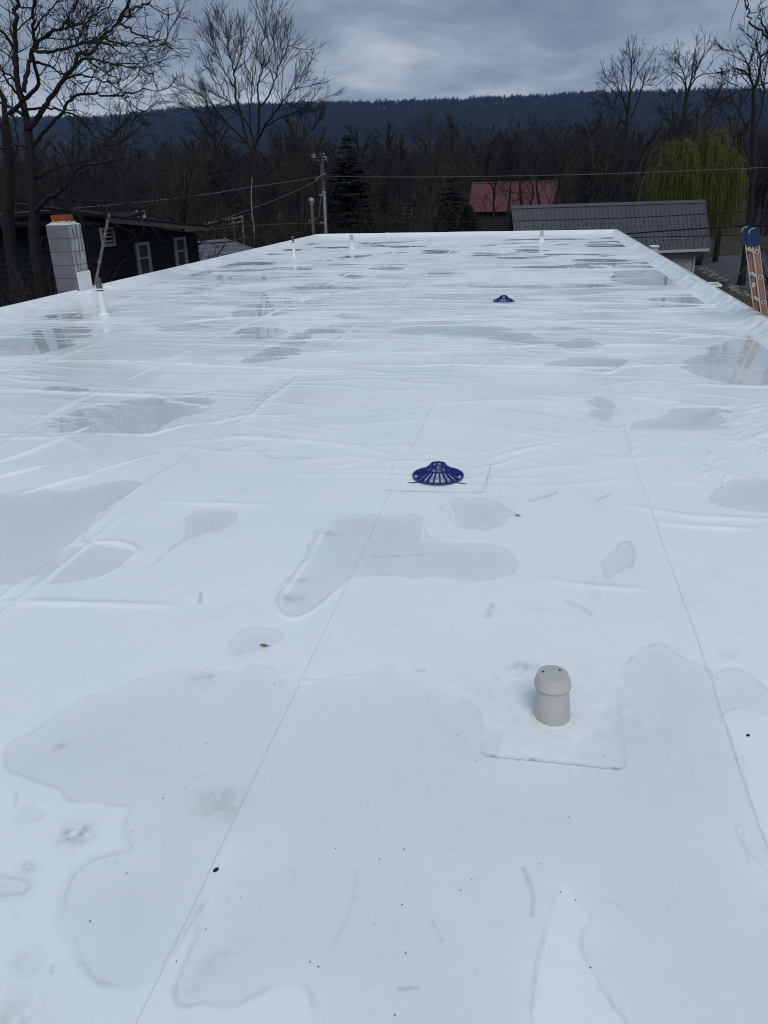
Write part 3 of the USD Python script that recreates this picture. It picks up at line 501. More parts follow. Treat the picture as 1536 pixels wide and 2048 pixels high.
def patch(name, poly, lift, parent, mat='white_membrane_b'):
    """A square of extra membrane welded on: a draped sheet with a thin raw edge."""
    x0, y0, x1, y1 = poly.bounds; s = .02
    X, Y = np.meshgrid(np.arange(x0, x1, s), np.arange(y0, y1, s)); ins = shapely.contains_xy(poly.buffer(-s * .6), X.ravel(), Y.ravel())
    ring = np.array([poly.exterior.interpolate(t).coords[0] for t in np.arange(0, poly.exterior.length, .02)])
    pts = np.vstack([ring, np.stack([X.ravel(), Y.ravel()], 1)[ins]])
    from scipy.spatial import Delaunay
    tri = Delaunay(pts).simplices; cen = pts[tri].mean(1); tri = tri[shapely.contains_xy(poly.buffer(.002), cen[:, 0], cen[:, 1])]
    a, b, c = pts[tri[:, 0]], pts[tri[:, 1]], pts[tri[:, 2]]; fl = ((b[:, 0] - a[:, 0]) * (c[:, 1] - a[:, 1]) - (b[:, 1] - a[:, 1]) * (c[:, 0] - a[:, 0])) < 0; tri[fl] = tri[fl][:, ::-1]
    h, _ = heights(pts[:, 0], pts[:, 1]); z = h + lift; n = len(ring)
    low = np.column_stack([ring, z[:n] - .005]); v = np.vstack([np.column_stack([pts, z]), low]); o = len(pts); i = np.arange(n); j = (i + 1) % n
    sk = np.vstack([np.stack([i, o + i, o + j], 1), np.stack([i, o + j, j], 1)])
    m = obj(name, (v, np.vstack([tri, sk])), mat, parent, smooth=True)
    di, sc = stains(v[:, 0], v[:, 1]); tt = np.arange(n) / n * 30; fd = np.clip(fbm2(tt, 0 * tt, 66, 3) * 2.6 - .8, 0, 1); sc[:n] = np.maximum(sc[:n], .16 * fd); sc[o:] = .05 + .45 * fd
    primvar(m, 'dirt', di * 0); primvar(m, 'scuff_meniscus', sc); primvar(m, 'damp', di * 0); primvar(m, 'wet', np.clip(-v[:, 2] / .0052, 0, 1))

# ------------------------------------------------------------------ things on the roof
v0 = heights(np.array([VENT[0]]), np.array([VENT[1]]))[0][0]
vent = thing('breather_vent', 'grey plastic breather vent with flared cap and two screws, nearest thing on the roof', 'vent')
q = [onz(*p)[:2] for p in ((968, 1356), (960, 1512), (1256, 1540), (1236, 1366))]
patch('flashing_patch', Polygon(q).buffer(-.035).buffer(.035), .0012, vent)
def placed(vf, c, z, tilt=(0, 0), k=1.0):
    v, f = vf; v = v * k; v[:, 0] += tilt[0] * v[:, 2]; v[:, 1] += tilt[1] * v[:, 2]; return v + [c[0], c[1], z], f
TL = (-.045, .0)
obj('sealant_ring', placed(lathe([(.082, -.001), (.078, .0015), (.072, .003), (.067, .005), (.062, .003)], 40), VENT, v0 + .002, k=.87), 'sealant', vent, smooth=True)
obj('tube', placed(lathe([(.0668, 0), (.0666, .004), (.0650, .03), (.0600, .115), (.0585, .142), (.054, .15)], 44), VENT, v0 + .004, TL, k=.87), 'vent_grey', vent, smooth=40)
obj('cap', placed(lathe([(.050, .137), (.0655, .137), (.0675, .1395), (.0672, .149), (.0565, .1835), (.0552, .1853), (.0530, .1858), (0.0005, .1858)], 56), VENT, v0 + .004, TL, k=.87), 'vent_grey', vent, smooth=22)
for s, ang in ((.031, 2.95), (.031, .75)):
    c = (VENT[0] + s * math.cos(ang) + TL[0] * .163, VENT[1] + s * math.sin(ang) + TL[1] * .163)
    obj('screw', placed(lathe([(.0042, 0), (.0042, .0018), (.0028, .003), (.0003, .0033)], 10), c, v0 + .1655), 'dark_iron', vent, smooth=30)

def make_drain(c, label, rot=0.0):
    z0 = heights(np.array([c[0]]), np.array([c[1]]))[0][0] + .004
    d = thing('drain_strainer', label, 'roof drain', (c[0], c[1], z0), rot, 'blue roof drain strainers')
    obj('clamping_ring', lathe([(.125, -.012), (.128, .003), (.105, .005), (.090, -.001), (.086, -.02)], 40), 'drain_metal', d, smooth=30)
    obj('sump', lathe([(.088, -.004), (.070, -.03), (.0005, -.034)], 32), 'drain_metal', d, smooth=30)
    ring = lambda r, z, w, hh: lathe([(r - w, z), (r - w, z + hh), (r, z + hh + .001), (r + w, z + hh), (r + w, z), (r - w, z)], 48)
    obj('base_ring', ring(.147, .006, .006, .008), 'blue_plastic', d, smooth=30)
    obj('shoulder_ring', ring(.070, .046, .0045, .007), 'blue_plastic', d, smooth=30)
    obj('crown', lathe([(.054, .068), (.049, .077), (.046, .082), (.039, .082), (.038, .076), (.043, .068), (.051, .064), (.054, .068)], 40), 'blue_plastic', d, smooth=30)
    for k in range(22):
        a = k * 2 * math.pi / 22; e = np.array([math.cos(a), math.sin(a), 0]); t = np.array([-math.sin(a), math.cos(a), 0]); mb = MB()
        path = [(.149, .011), (.110, .028), (.070, .049), (.051, .069)] if k % 2 == 0 else [(.149, .011), (.110, .028), (.070, .049)]
        prof = []
        for r, z in path: prof.append((e * (r + .001) + [0, 0, z + .004], e * (r - .002) + [0, 0, z - .007]))
        for (a1, b1), (a2, b2) in zip(prof[:-1], prof[1:]):
            mb.prism([a1 - t * .0045, b1 - t * .0045, b2 - t * .0045, a2 - t * .0045], t * .009)
        obj('rib', mb, 'blue_plastic', d)
    for s in (-1, 1):
        obj('bolt', placed(lathe([(.010, .012), (.010, .022), (.007, .025), (.0004, .0255)], 6), (s * .128, -.05), 0), 'drain_metal', d)
        mb = MB(); mb.tube([(s * .09, -.10, .001), (s * .13, -.108, .002), (s * .17, -.125, .006)], [.003, .003, .002], 4); obj('strap_end', mb, 'dark_iron', d)
    return d
make_drain(DRAIN1, 'blue plastic slotted drain strainer in the middle of the roof, the near and larger one', 4)
make_drain(DRAIN2, 'blue plastic slotted drain strainer far down the roof, the small one', 11)
dq = [onz(*p)[:2] for p in ((800, 905), (765, 983), (968, 987), (985, 925))]
patch('drain_patch', Polygon(dq).buffer(-.03).buffer(.03).difference(Polygon([(DRAIN1[0] + .1 * math.cos(a), DRAIN1[1] + .1 * math.sin(a)) for a in np.linspace(0, 6.28, 24)]).buffer(0)) if False else Polygon(dq).buffer(-.03).buffer(.03), .0010, bld, 'white_membrane_c')

def pipe_stack(px, pb, pt, w, boot, mats, label, tilt=0.0):
    c = onz(px, pb)[:2]; z = heights(np.array([c[0]]), np.array([c[1]]))[0][0]
    depth = (np.array([c[0], c[1], 0]) - EYE) @ FWD; hh = (pb - pt) * depth / 1538 / .985; r = w * depth / 1538 / 2
    t = thing('vent_pipe', label, 'pipe', (c[0], c[1], z), 0)
    hb = hh * boot
    tl = lambda vf: placed(vf, (0, 0), 0, (tilt, 0))
    obj('boot', tl(lathe([(r * 2.3, .001), (r * 2.1, .006), (r * 1.28, .03), (r * 1.15, .10), (r * 1.08, hb), (r * 1.0, hb + .004)], 24)), mats[0], t, smooth=30)
    obj('pipe', tl(lathe([(r * .96, hb - .02), (r * .96, hh), (r * .80, hh + .001), (r * .80, hh - .12), (.0005, hh - .12)], 24)), mats[1], t, smooth=30)
    obj('clamp', tl(lathe([(r * 1.09, hb - .03), (r * 1.16, hb - .028), (r * 1.16, hb - .016), (r * 1.09, hb - .014)], 24)), 'pipe_dark' if mats[1] == 'pipe_dark' else 'pipe_grey', t, smooth=30)
pipe_stack(209, 630, 559, 11.5, .70, ('white_pvc', 'pipe_dark'), 'white booted vent pipe with a dark top beside the block chimney', -.03)
pipe_stack(588, 513, 475, 5.5, .72, ('white_pvc', 'pipe_dark'), 'thin white vent pipe with a dark tip near the far left corner of the roof')
pipe_stack(704, 497, 472, 7.0, .60, ('white_pvc', 'pipe_grey'), 'short white and grey vent pipe at the far end, left of the middle')
pipe_stack(1083, 483, 464, 7.0, .55, ('white_pvc', 'pipe_grey'), 'short grey topped white vent pipe at the far end before the metal roofed garage')

def leaf(name, px, py, L, W, mat, label, rz, cat='leaf', curl=.25):
    c = onz(px, py)[:2]; z = max(0, heights(np.array([c[0]]), np.array([c[1]]))[0][0]) + .003
    n, m = 9, 5; U, Vv = np.meshgrid(np.linspace(-1, 1, n), np.linspace(-1, 1, m)); wd = (1 - np.abs(U) ** 2.2) ** .8 * (1 + .15 * np.sin(U * 9))
    x, yv = U * L / 2, Vv * W / 2 * wd; zz = .004 + curl * L * (.35 * U ** 2 * .5 + .6 * (yv / W) ** 2 * 2)
    top = np.stack([x, yv, zz], -1).reshape(-1, 3); f = grid_faces(m, n); v = np.vstack([top, top - [0, 0, .0008]]); k = len(top)
    t = thing(name, label, cat, (c[0], c[1], z), rz); obj('blade', (v, np.vstack([f, f[:, ::-1] + k])), mat, t, smooth=True)
    obj('stalk', MB().tube([(L / 2 - .003, 0, .004 + curl * L * .17), (L / 2 + .012, .003, .006)], [.0012, .0008], 4), mat, t)
leaf('fallen_leaf', 528, 1294, .036, .014, 'dead_leaf', 'brown curled dead leaf on the small puddle left of the middle seam', -8)
leaf('fallen_leaf', 1035, 1033, .030, .016, 'orange_leaf', 'small orange leaf scrap behind the near drain strainer\'s right side', -20)
def pebble(px, py, r, label, sc=(1, .6, .6), rz=0):
    c = onz(px, py)[:2]; m = trimesh.creation.icosphere(1, r); m.vertices *= 1 + .25 * (np.random.default_rng(int(px)).random((len(m.vertices), 1)) - .5); m.apply_scale(sc)
    m.apply_transform(trimesh.transformations.rotation_matrix(rz, [0, 0, 1])); z = max(0, heights(np.array([c[0]]), np.array([c[1]]))[0][0])
    m.apply_translation([c[0], c[1], z + r * sc[2] * .6]); obj('black_crumb', m, 'black_bit', smooth=True, label=label, cat='debris')
pebble(432, 1741, .0075, 'black rubber crumb lying on the seam at the lower left', (1.1, .6, .6), .9)
pebble(1496, 1472, .006, 'black crumb on the dry strip at the right edge', (1, .8, .6), .3)
dm = MB(); r2 = np.random.default_rng(3)
for k in range(120):
    yv = 1.0 * (7.0 / 1.0) ** r2.random(); xv = r2.uniform(-1.0, .62) * yv * .8 - .1
    if not XL + .6 < xv < XR - .5: continue
    hgt = max(0, heights(np.array([xv]), np.array([yv]))[0][0]); s = r2.uniform(.0005, .0012); a = r2.uniform(0, 3.1)
    dm.box((-s * r2.uniform(1, 2.2), -s, 0), (s, s, s), trimesh.transformations.translation_matrix([xv, yv, hgt + .0006]) @ trimesh.transformations.rotation_matrix(a, [0, 0, 1]))
obj('roof_grit', dm, 'dark_iron', label='scattered tiny dark grit on the white membrane', cat='grit', kind='stuff')

# chimney of single-width flue blocks at the left edge
cc = onz(160, 582, .10); CHW = .40; cx1, cy0 = cc[0] - .02, cc[1]; cx0, cy1 = cx1 - CHW, cy0 + CHW
ch = thing('block_chimney', 'leaning pale concrete block chimney with an orange flue at the left roof edge', 'chimney', (cx0, cy0, 0))
ztop = .10; course = .213
while proj((cx1, cy0, ztop))[1] > 451: ztop += .01
obj('mortar_core', MB().box((.008, .008, GZ), (CHW - .008, CHW - .008, ztop - .004)), 'mortar', ch)
rz_ = np.random.default_rng(5); z1 = ztop; row = 0
while z1 > -.9:
    z0_ = z1 - course + .008; split = [(0, 1)] if row not in (0, 5) else ([(0, .62), (.635, 1)] if row == 0 else [(0, .5), (.515, 1)])
    for a, b in split:
        j = rz_.uniform(-.002, .002, 2)
        mb = MB().box((a * CHW, -.0 + j[0], z0_), (b * CHW - (.0 if b < 1 else .006), .30, z1 - .001)); obj('block', mb, 'lavender_paint_block', ch)
    mb = MB().box((CHW - .05, .004, z0_ + .001), (CHW + j[1], CHW, z1 - .002)); obj('block', mb, 'stained_block', ch)
    z1 -= course; row += 1
m = trimesh.creation.box(bounds=[[.0, .0, 0], [CHW, CHW, .045]]); vv = m.vertices; up = vv[:, 2] > .02; vv[up, :2] = (vv[up, :2] - CHW / 2) * .62 + CHW / 2; m.vertices = vv; m.apply_translation([0, 0, ztop])
obj('mortar_cap', m, 'pale_mortar', ch)
fl = MB(); w0, w1, o = .075, .325, .022
for lo, hi in (((w0, w0), (w1, w0 + o)), ((w0, w1 - o), (w1, w1)), ((w0, w0 + o), (w0 + o, w1 - o)), ((w1 - o, w0 + o), (w1, w1 - o))): fl.box((*lo, ztop + .02), (*hi, ztop + .155))
obj('flue_liner', fl, 'terracotta', ch)
cr = MB()
for k in range(14):
    p = rz_.uniform(w0 - .02, w1 + .02, 2); s = rz_.uniform(.008, .018)
    if k % 2: p[1] = w0 - .012
    else: p[0] = w1 + .012
    cr.tm(trimesh.creation.icosphere(1, s).apply_translation([p[0], p[1], ztop + .045]))
obj('mortar_crumbs', cr, 'pale_mortar', ch, smooth=True, kind='stuff')
bf = MB(); bf.box((CHW + .004, .02, .06), (CHW + .018, CHW + .02, .40)); bf.prism([(CHW + .018, .01, .05), (CHW + .20, -.02, .02), (CHW + .20, CHW + .10, .02), (CHW + .018, CHW + .05, .05)], (0, 0, .02))
obj('base_flashing', bf, 'white_pvc', ch)

# ladder against the right edge
def ladder():
    zc_ = .12; pn, pf = onz(1510, 630, zc_), onz(1501, 621.5, zc_)
    yn_, yf_ = pn[1], pf[1]; x0 = XR + .035
    lean = math.radians(15.5); u = np.array([-math.sin(lean), 0, math.cos(lean)]); w = np.array([math.cos(lean), 0, math.sin(lean)])   # along, across the rail
    L = .9
    while proj(np.array([x0, yn_, zc_]) + u * L)[1] > 484: L += .01
    t = thing('extension_ladder', 'faded orange fibreglass ladder with blue mitts leaning on the right roof edge', 'ladder', (x0, yn_, 0))
    base = np.array([0, 0, zc_]); lo = -(zc_ - GZ) / math.cos(lean)
    W, TH = .072, .028
    for i, yy in enumerate((0.0, yf_ - yn_)):
        o = base + [yy * 0.0, yy, 0]; s = 1 if i == 0 else -1; mb = MB()
        # channel rail: web towards the viewer on the near rail, flanges turned inwards
        wy0 = 0.0 if i == 0 else TH - .005
        def bar(a0, a1, b0, b1):
            mb.prism([o + w * a0 + [0, b0, 0] + u * lo, o + w * a1 + [0, b0, 0] + u * lo, o + w * a1 + [0, b1, 0] + u * lo, o + w * a0 + [0, b1, 0] + u * lo], u * (L - lo))
        bar(-W / 2 + .005, W / 2 - .005, wy0, wy0 + .005)
        rl = obj('rail', mb, 'fibreglass', t)
        mb = MB(); bar(-W / 2, -W / 2 + .005, -.001, TH + .001); bar(W / 2 - .005, W / 2, -.001, TH + .001); obj('flange', mb, 'fibreglass_edge', rl)
        mt = MB(); n = 14; pr = []
        for a in np.linspace(0, math.pi, n): pr.append(w * math.cos(a) * (W / 2 + .022) + u * (math.sin(a) ** .7 * .040 + .072))
        pr = [w * (W / 2 + .008) + u * -.08, *pr, w * -(W / 2 + .008) + u * -.08]
        mt.prism([o + p + u * (L - .02) - [0, .016, 0] for p in pr], np.array([0, TH + .032, 0])); obj('mitt', mt, 'blue_mitt', t)
        hem = MB(); hem.tube([o + p + u * (L - .02) - [0, .016, 0] for p in pr[1:-1]][n // 2 - 1:], .0045, 5); obj('mitt_piping', hem, 'fibreglass_edge', t)
    step = .29; k = 0; d0 = L - .17
    while d0 > -1.2:
        c = base + u * d0; mb = MB(); mb.tube([c + [0, -.006, 0], c + [(yf_ - yn_) * 0.0, yf_ - yn_ + TH + .004, 0]],   .015, 12); rg = obj('rung', mb, 'aluminium', t, smooth=30); c0_ = c
        for yy in (-.001, yf_ - yn_ + TH - .006 - .003):
            c = c0_ + [max(yy, 0) * 0.0, 0, 0]
            v, f = lathe([(.0125, 0), (.0125, -.005), (.024, -.005), (.024, 0)], 16); vv = c + np.outer(v[:, 0], w) + np.outer(v[:, 1], u) + np.outer(v[:, 2], [0, 1, 0]) + [0, yy - .002, 0]
            obj('rung_plate', (vv, f), 'aluminium', rg, smooth=30)
            v, f = lathe([(.0128, -.0005), (.0001, -.0006)], 12); vv = c + np.outer(v[:, 0], w) + np.outer(v[:, 1], u) + np.outer(v[:, 2], [0, 1, 0]) + [0, yy - .0085, 0]
            obj('rung_bore', (vv, f), 'hole_black', rg)
        d0 -= step; k += 1
    c = base + u * (L - .17 - 1.45 * step) + [(yf_ - yn_) * 0.0, yf_ - yn_ + TH - .012, 0]
    mb = MB(); mb.prism([c - w * .018 - u * .028, c + w * .018 - u * .028, c + w * .018 + u * .028, c - w * .018 + u * .028], (0, .004, 0)); obj('label_plate', mb, 'aluminium', t)
ladder()

# pale boxes standing just beyond the right eave
def eave_box(px, py, z, w, d, hgt, label):
    c = onz(px, py, z); t = thing('gutter_box', label, 'gutter box', (c[0], c[1], z - hgt))
    mb = MB(); tk = .012
    for lo, hi in (((0, 0, 0), (w, tk, hgt)), ((0, d - tk, 0), (w, d, hgt)), ((0, tk, 0), (tk, d - tk, hgt)), ((w - tk, tk, 0), (w, d - tk, hgt)), ((tk, tk, 0), (w - tk, d - tk, .02))): mb.box(lo, hi)
    obj('body', mb, 'bin_green', t)
    rm = MB(); e = .03
    for lo, hi in (((-e, -e, 0), (w + e, 0, .035)), ((-e, d, 0), (w + e, d + e, .035)), ((-e, 0, 0), (0, d, .035)), ((w, 0, 0), (w + e, d, .035))): rm.box(np.array(lo) + [0, 0, hgt - .02], np.array(hi) + [0, 0, hgt - .02])
    obj('rim', rm, 'white_pvc', t)
    obj('downspout', MB().box((w * .5 - .04, d * .5 - .04, GZ - z + hgt), (w * .5 + .04, d * .5 + .04, -.001)), 'bin_green', t)
eave_box(1402, 571, -.06, .30, .34, .22, 'pale green gutter box under the right eave, left of the ladder')
eave_box(1304, 493, -.10, .16, .30, .12, 'small white gutter box under the far right eave before the garage')

# ------------------------------------------------------------------ buildings
def garage():
    a = at(1022, 412, 42.0); b = onz(1408, 400, a[2]); ex = (b - a); ex[2] = 0; Lg = np.linalg.norm(ex); ex /= Lg; nv = np.array([ex[1], -ex[0], 0.0])
    if nv[1] > 0: nv = -nv
    best = None
    for run in np.arange(.8, 5, .1):
        rise = .3
        while proj(b + nv * run - [0, 0, rise])[1] < 496: rise += .01
        e = abs(proj(b + nv * run - [0, 0, rise])[0] - 1419)
        if best is None or e < best[0]: best = (e, run, rise)
    _, run, rise = best; print('garage', best)
    t = thing('metal_roof_garage', 'block garage with slate grey ribbed metal roof beyond the far right roof corner', 'garage', (0, 0, 0))
    sl = nv * run - np.array([0, 0, rise]); sl_u = sl / np.linalg.norm(sl); nrm = np.cross(ex, sl_u); nrm = nrm if nrm[2] > 0 else -nrm
    pw = .914; n = int(Lg / pw); pw = Lg / n
    back = -nv * run - np.array([0, 0, rise]); bu = back / np.linalg.norm(back); nb = np.cross(bu, ex); nb = nb if nb[2] > 0 else -nb
    for i in range(n):
        mb = MB(); o = a + ex * (i * pw)
        mb.prism([o + ex * .002, o + ex * (pw - .002), o + ex * (pw - .002) + sl, o + ex * .002 + sl], -nrm * .02)
        for k in range(4):
            q = o + ex * (pw * (k + .5) / 4)
            mb.prism([q - ex * .03, q + ex * .03, q + ex * .03 + sl, q - ex * .03 + sl], nrm * .022)
            mb.prism([q - ex * .014 + nrm * .022, q + ex * .014 + nrm * .022, q + ex * .014 + sl + nrm * .022, q - ex * .014 + sl + nrm * .022], nrm * .012)
        obj('roof_panel', mb, 'garage_roof', t)
    obj('roof_back', MB().prism([a, b, b + back, a + back], -nb * .03), 'garage_roof', t)
    rc = MB(); rc.prism([a + nrm * .03, b + nrm * .03, b + sl_u * .16 + nrm * .034, a + sl_u * .16 + nrm * .034], nrm * .015); rc.prism([a + nb * .03, b + nb * .03, b + bu * .16 + nb * .03, a + bu * .16 + nb * .03], nb * .015)
    obj('ridge_cap', rc, 'garage_roof', t)
    sg = MB(); S = np.linalg.norm(sl)
    for fr in (.40, .49, .79, .90):
        off = .5 if fr in (.40, .79) else 0
        for k in range(int(Lg / .457)):
            q = a + ex * ((k + .25 + .5 * off) * .457) + sl_u * (S * fr) + nrm * .002
            sg.prism([q - ex * .026, q + ex * .026, q + ex * .026 + sl_u * .06, q - ex * .026 + sl_u * .06], nrm * .045)
    obj('snow_guards', sg, 'snow_guard', t, kind='stuff')
    tr = MB()
    tr.prism([b, b + ex * .06, b + ex * .06 + sl, b + sl], nrm * .03); tr.prism([b + nrm * -.12, b + ex * .06 + nrm * -.12, b + ex * .06 + sl + nrm * -.12, b + sl + nrm * -.12], nrm * .118); obj('rake_trim', tr, 'garage_roof', t)
    fe = MB(); p0, p1 = a + sl, b + sl; fe.prism([p0 - nrm * .02, p1 - nrm * .02, p1 - nrm * .02 + nv * .03, p0 - nrm * .02 + nv * .03], (0, 0, -.14)); obj('fascia', fe, 'garage_trim', t)
    # walls: front wall of blocks, set back under the eave
    f0, f1 = a + nv * (run - .45), b + nv * (run - .45) - ex * .45; ez = (a + sl)[2] - .10
    core = MB(); P = lambda p, z: np.array([p[0], p[1], z])
    core.prism([P(f0 - nv * .02, GZ), P(f1 - nv * .02 - ex * .02, GZ), P(f1 - nv * (2 * run - .9) - ex * .02, GZ), P(f0 - nv * (2 * run - .9), GZ)], (0, 0, ez - GZ)); obj('wall', core, 'mortar', t)
    gb = MB(); e1 = f1 - ex * .03
    gb.prism([P(e1, ez), P(e1 - nv * (2 * run - .9), ez), P(e1 - nv * (run - .45), a[2] - .15)], -ex * .12); obj('gable', gb, 'grey_block', t)
    nbk, ch_ = 12, .203; r = np.random.default_rng(2); rows = int((ez - GZ) / ch_)
    for j in range(rows):
        z = ez - (j + 1) * ch_
        for i in range(nbk):
            s = (i + (j % 2) * .5) * .406; e = s + .398; jit = r.uniform(-.002, .003)
            if j % 2 and i == 0:
                obj('block', MB().prism([P(f1, z), P(f1 - ex * .195, z), P(f1 - ex * .195 - nv * .1, z), P(f1 - nv * .1, z)], (0, 0, ch_ - .008)), 'grey_block', t)
            q0, q1 = f1 - ex * s + nv * jit, f1 - ex * e + nv * jit
            obj('block', MB().prism([P(q0, z), P(q1, z), P(q1 - nv * .1, z), P(q0 - nv * .1, z)], (0, 0, ch_ - .008)), 'grey_block', t)
    rest = f1 - ex * (nbk * .406 + .2); obj('wall', MB().prism([P(rest, GZ), P(f0, GZ), P(f0 - nv * .1, GZ), P(rest - nv * .1, GZ)], (0, 0, ez - GZ)), 'grey_block', t)
    dsp = MB(); q = f1 + nv * .05 - ex * .12; dsp.tube([P(q + nv * .35 + ex * .4, ez - .02), P(q + nv * .3 + ex * .3, ez - .08), P(q, ez - .35), P(q, GZ + .1), P(q + nv * .2, GZ + .02)], .045, 6); obj('downspout', dsp, 'garage_trim', t)
    return a, b, nv, run
G_A, G_B, G_N, G_RUN = garage()

def barn():
    a, b = at(945, 365, 80.0), at(1119, 362, 80.0); z = .5 * (a[2] + b[2]); a[2] = b[2] = z; ex = b - a; Lb = np.linalg.norm(ex); ex /= Lb; nv = np.array([ex[1], -ex[0], 0]); run, rise = 4.6, .5
    while proj(a + nv * run - [0, 0, rise])[1] < 424: rise += .02
    t = thing('red_roof_barn', 'low barn with a faded red metal roof behind bare trees', 'barn'); n = 20; pw = Lb / n; sl = nv * run - np.array([0, 0, rise]); su = sl / np.linalg.norm(sl); nr = np.cross(ex, su); nr = nr if nr[2] > 0 else -nr
    for i in range(n):
        o = a + ex * pw * i; mb = MB(); mb.prism([o + ex * .004, o + ex * (pw - .004), o + ex * (pw - .004) + sl, o + ex * .004 + sl], -nr * .03); mb.prism([o - ex * .02, o + ex * .02, o + ex * .02 + sl, o - ex * .02 + sl], nr * .035); obj('roof_panel', mb, 'red_roof', t)
    bk = -nv * run - np.array([0, 0, rise]); obj('roof_back', MB().prism([a, b, b + bk, a + bk], (0, 0, -.05)), 'red_roof', t)
    P = lambda p, z: np.array([p[0], p[1], z]); f0, f1 = a + nv * (run - .4) + ex * .3, b + nv * (run - .4) - ex * .3; ez = (a + sl)[2] - .02
    obj('wall', MB().prism([P(f0, GZ - .2), P(f1, GZ - .2), P(f1 - nv * 8.2, GZ - .2), P(f0 - nv * 8.2, GZ - .2)], (0, 0, ez - GZ + .2)), 'barn_wall', t)
    for p in (f0, f1 - ex * .1): obj('gable', MB().prism([P(p, ez), P(p - nv * 8.2, ez), P(p - nv * 4.1, z - .3)], ex * .1), 'barn_wall', t)
    obj('ridge_cap', MB().prism([a + nr * .036, b + nr * .036, b + su * .2 + nr * .036, a + su * .2 + nr * .036], nr * .02), 'red_roof', t)
barn()

def dark_house():
    # low wing: a wall seen above the roof edge, running away to the right
    A, B = at(200, 446, 20.5), at(392, 462, 26.0); P = lambda p, z: np.array([p[0], p[1], z])
    ex = P(B - A, 0); L = np.linalg.norm(ex); ex /= L; nv = np.array([ex[1], -ex[0], 0]); ex3 = (B - A) / np.linalg.norm(B - A)
    t = thing('dark_clapboard_house', 'dark clapboard house with pale framed windows behind the left roof edge', 'house')
    obj('wall', MB().prism([P(A - nv * .03, GZ), P(B - nv * .03, GZ), P(B - nv * 5, GZ), P(A - nv * 5, GZ)], (0, 0, min(A[2], B[2]) - GZ - .05)), 'dark_siding', t)
    obj('wall', MB().prism([P(A - nv * .03, B[2] - .06), P(B - nv * .03, B[2] - .06), A - nv * .03], -nv * 4.9), 'dark_siding', t)
    wins = []
    for (pl, pr, ptop, pbot) in ((273, 299, 484, 548), (349, 371, 474, 530)):
        def hit(px, py):
            d = ray(px, py); return EYE + d * (((A - EYE) @ nv) / (d @ nv))
        c0, c1, ctop, cbot = hit(pl, 0.5 * (ptop + pbot)), hit(pr, .5 * (ptop + pbot)), hit(.5 * (pl + pr), ptop), hit(.5 * (pl + pr), pbot)
        wins.append(((c0 - A) @ ex, (c1 - A) @ ex, ctop[2], cbot[2]))
    z = -2.6; ph = .17; r = np.random.default_rng(8)
    while z < max(A[2], B[2]):
        s0 = 0.0
        cuts = [(0, L)]
        for w0, w1, wt, wb in wins:
            if wb - .08 < z + ph and z < wt + .08:
                nc_ = []
                for c0, c1 in cuts:
                    if c0 < w0 - .06: nc_.append((c0, min(c1, w0 - .06)))
                    if c1 > w1 + .06: nc_.append((max(c0, w1 + .06), c1))
                cuts = nc_
        for c0, c1 in cuts:
            zt0 = A[2] + (B[2] - A[2]) * c0 / L; zt1 = A[2] + (B[2] - A[2]) * c1 / L
            if z + ph > zt0 - .02: continue
            if z + ph > zt1 - .02: c1 = max(c0 + .05, (A[2] - z - ph - .02) / max(1e-3, (A[2] - B[2])) * L); c1 = min(c1, L)
            q0, q1 = P(A + ex * c0, z), P(A + ex * c1, z); mb = MB()
            mb.prism([q0 + nv * .028, q1 + nv * .028, q1 + nv * .006 + [0, 0, ph - .006], q0 + nv * .006 + [0, 0, ph - .006]], -nv * .03); obj('clapboard', mb, 'dark_siding', t)
        z += ph
    for w0, w1, wt, wb in wins:
        fr = MB(); c = lambda s, z, o: P(A + ex * s + nv * o, z)
        def bar(s0, s1, z0, z1, o=.05, d=.09): fr.prism([c(s0, z0, o), c(s1, z0, o), c(s1, z1, o), c(s0, z1, o)], -nv * d)
        tw = (w1 - w0) * .16
        bar(w0 - .02, w0 + tw, wb, wt); bar(w1 - tw, w1 + .02, wb, wt); bar(w0 + tw, w1 - tw, wt - .08, wt); bar(w0 - .04, w1 + .04, wb - .06, wb, .08, .1); bar(w0 + tw, w1 - tw, .5 * (wt + wb) - .025, .5 * (wt + wb) + .025, .035, .05)
        wn = obj('window', fr, 'old_trim', t)
        for z0, z1 in ((wb, .5 * (wt + wb) - .025), (.5 * (wt + wb) + .025, wt - .08)):
            g = MB(); g.prism([c(w0 + tw, z0, .012), c(w1 - tw, z0, .012), c(w1 - tw, z1, .012), c(w0 + tw, z1, .012)], -nv * .02); obj('pane', g, 'dark_glass', wn)
    ev = MB(); ev.prism([A + nv * .35 - ex3 * .2, B + nv * .35 + ex3 * .3, B + nv * .35 + ex3 * .3 + [0, 0, .12], A + nv * .35 - ex3 * .2 + [0, 0, .12]], -nv * .03); obj('eave_board', ev, 'brown_trim', t)
    upv = -nv * 4.5 + np.array([0, 0, .55]); rf = MB(); rf.prism([A + nv * .36 - ex3 * .2 + [0, 0, .125], B + nv * .36 + ex3 * .3 + [0, 0, .125], B + nv * .36 + ex3 * .3 + upv + [0, 0, .125], A + nv * .36 - ex3 * .2 + upv + [0, 0, .125]], (0, 0, .06)); obj('roof', rf, 'dark_roof', t)
    for px in (276, 290):
        q = at(px, 446, 25.0); mb = MB(); mb.tube([q - [0, 0, .3], q + [0, 0, .38]], .05, 8); obj('roof_vent', mb, 'porcelain', t)
    # louvred vent near the tall corner
    l0 = wins[0][0] - (wins[1][0] - wins[0][0]) * .72; lw = .62; lz = A[2] - .62
    fr = MB(); cc_ = lambda s, z, o: P(A + ex * s + nv * o, z)
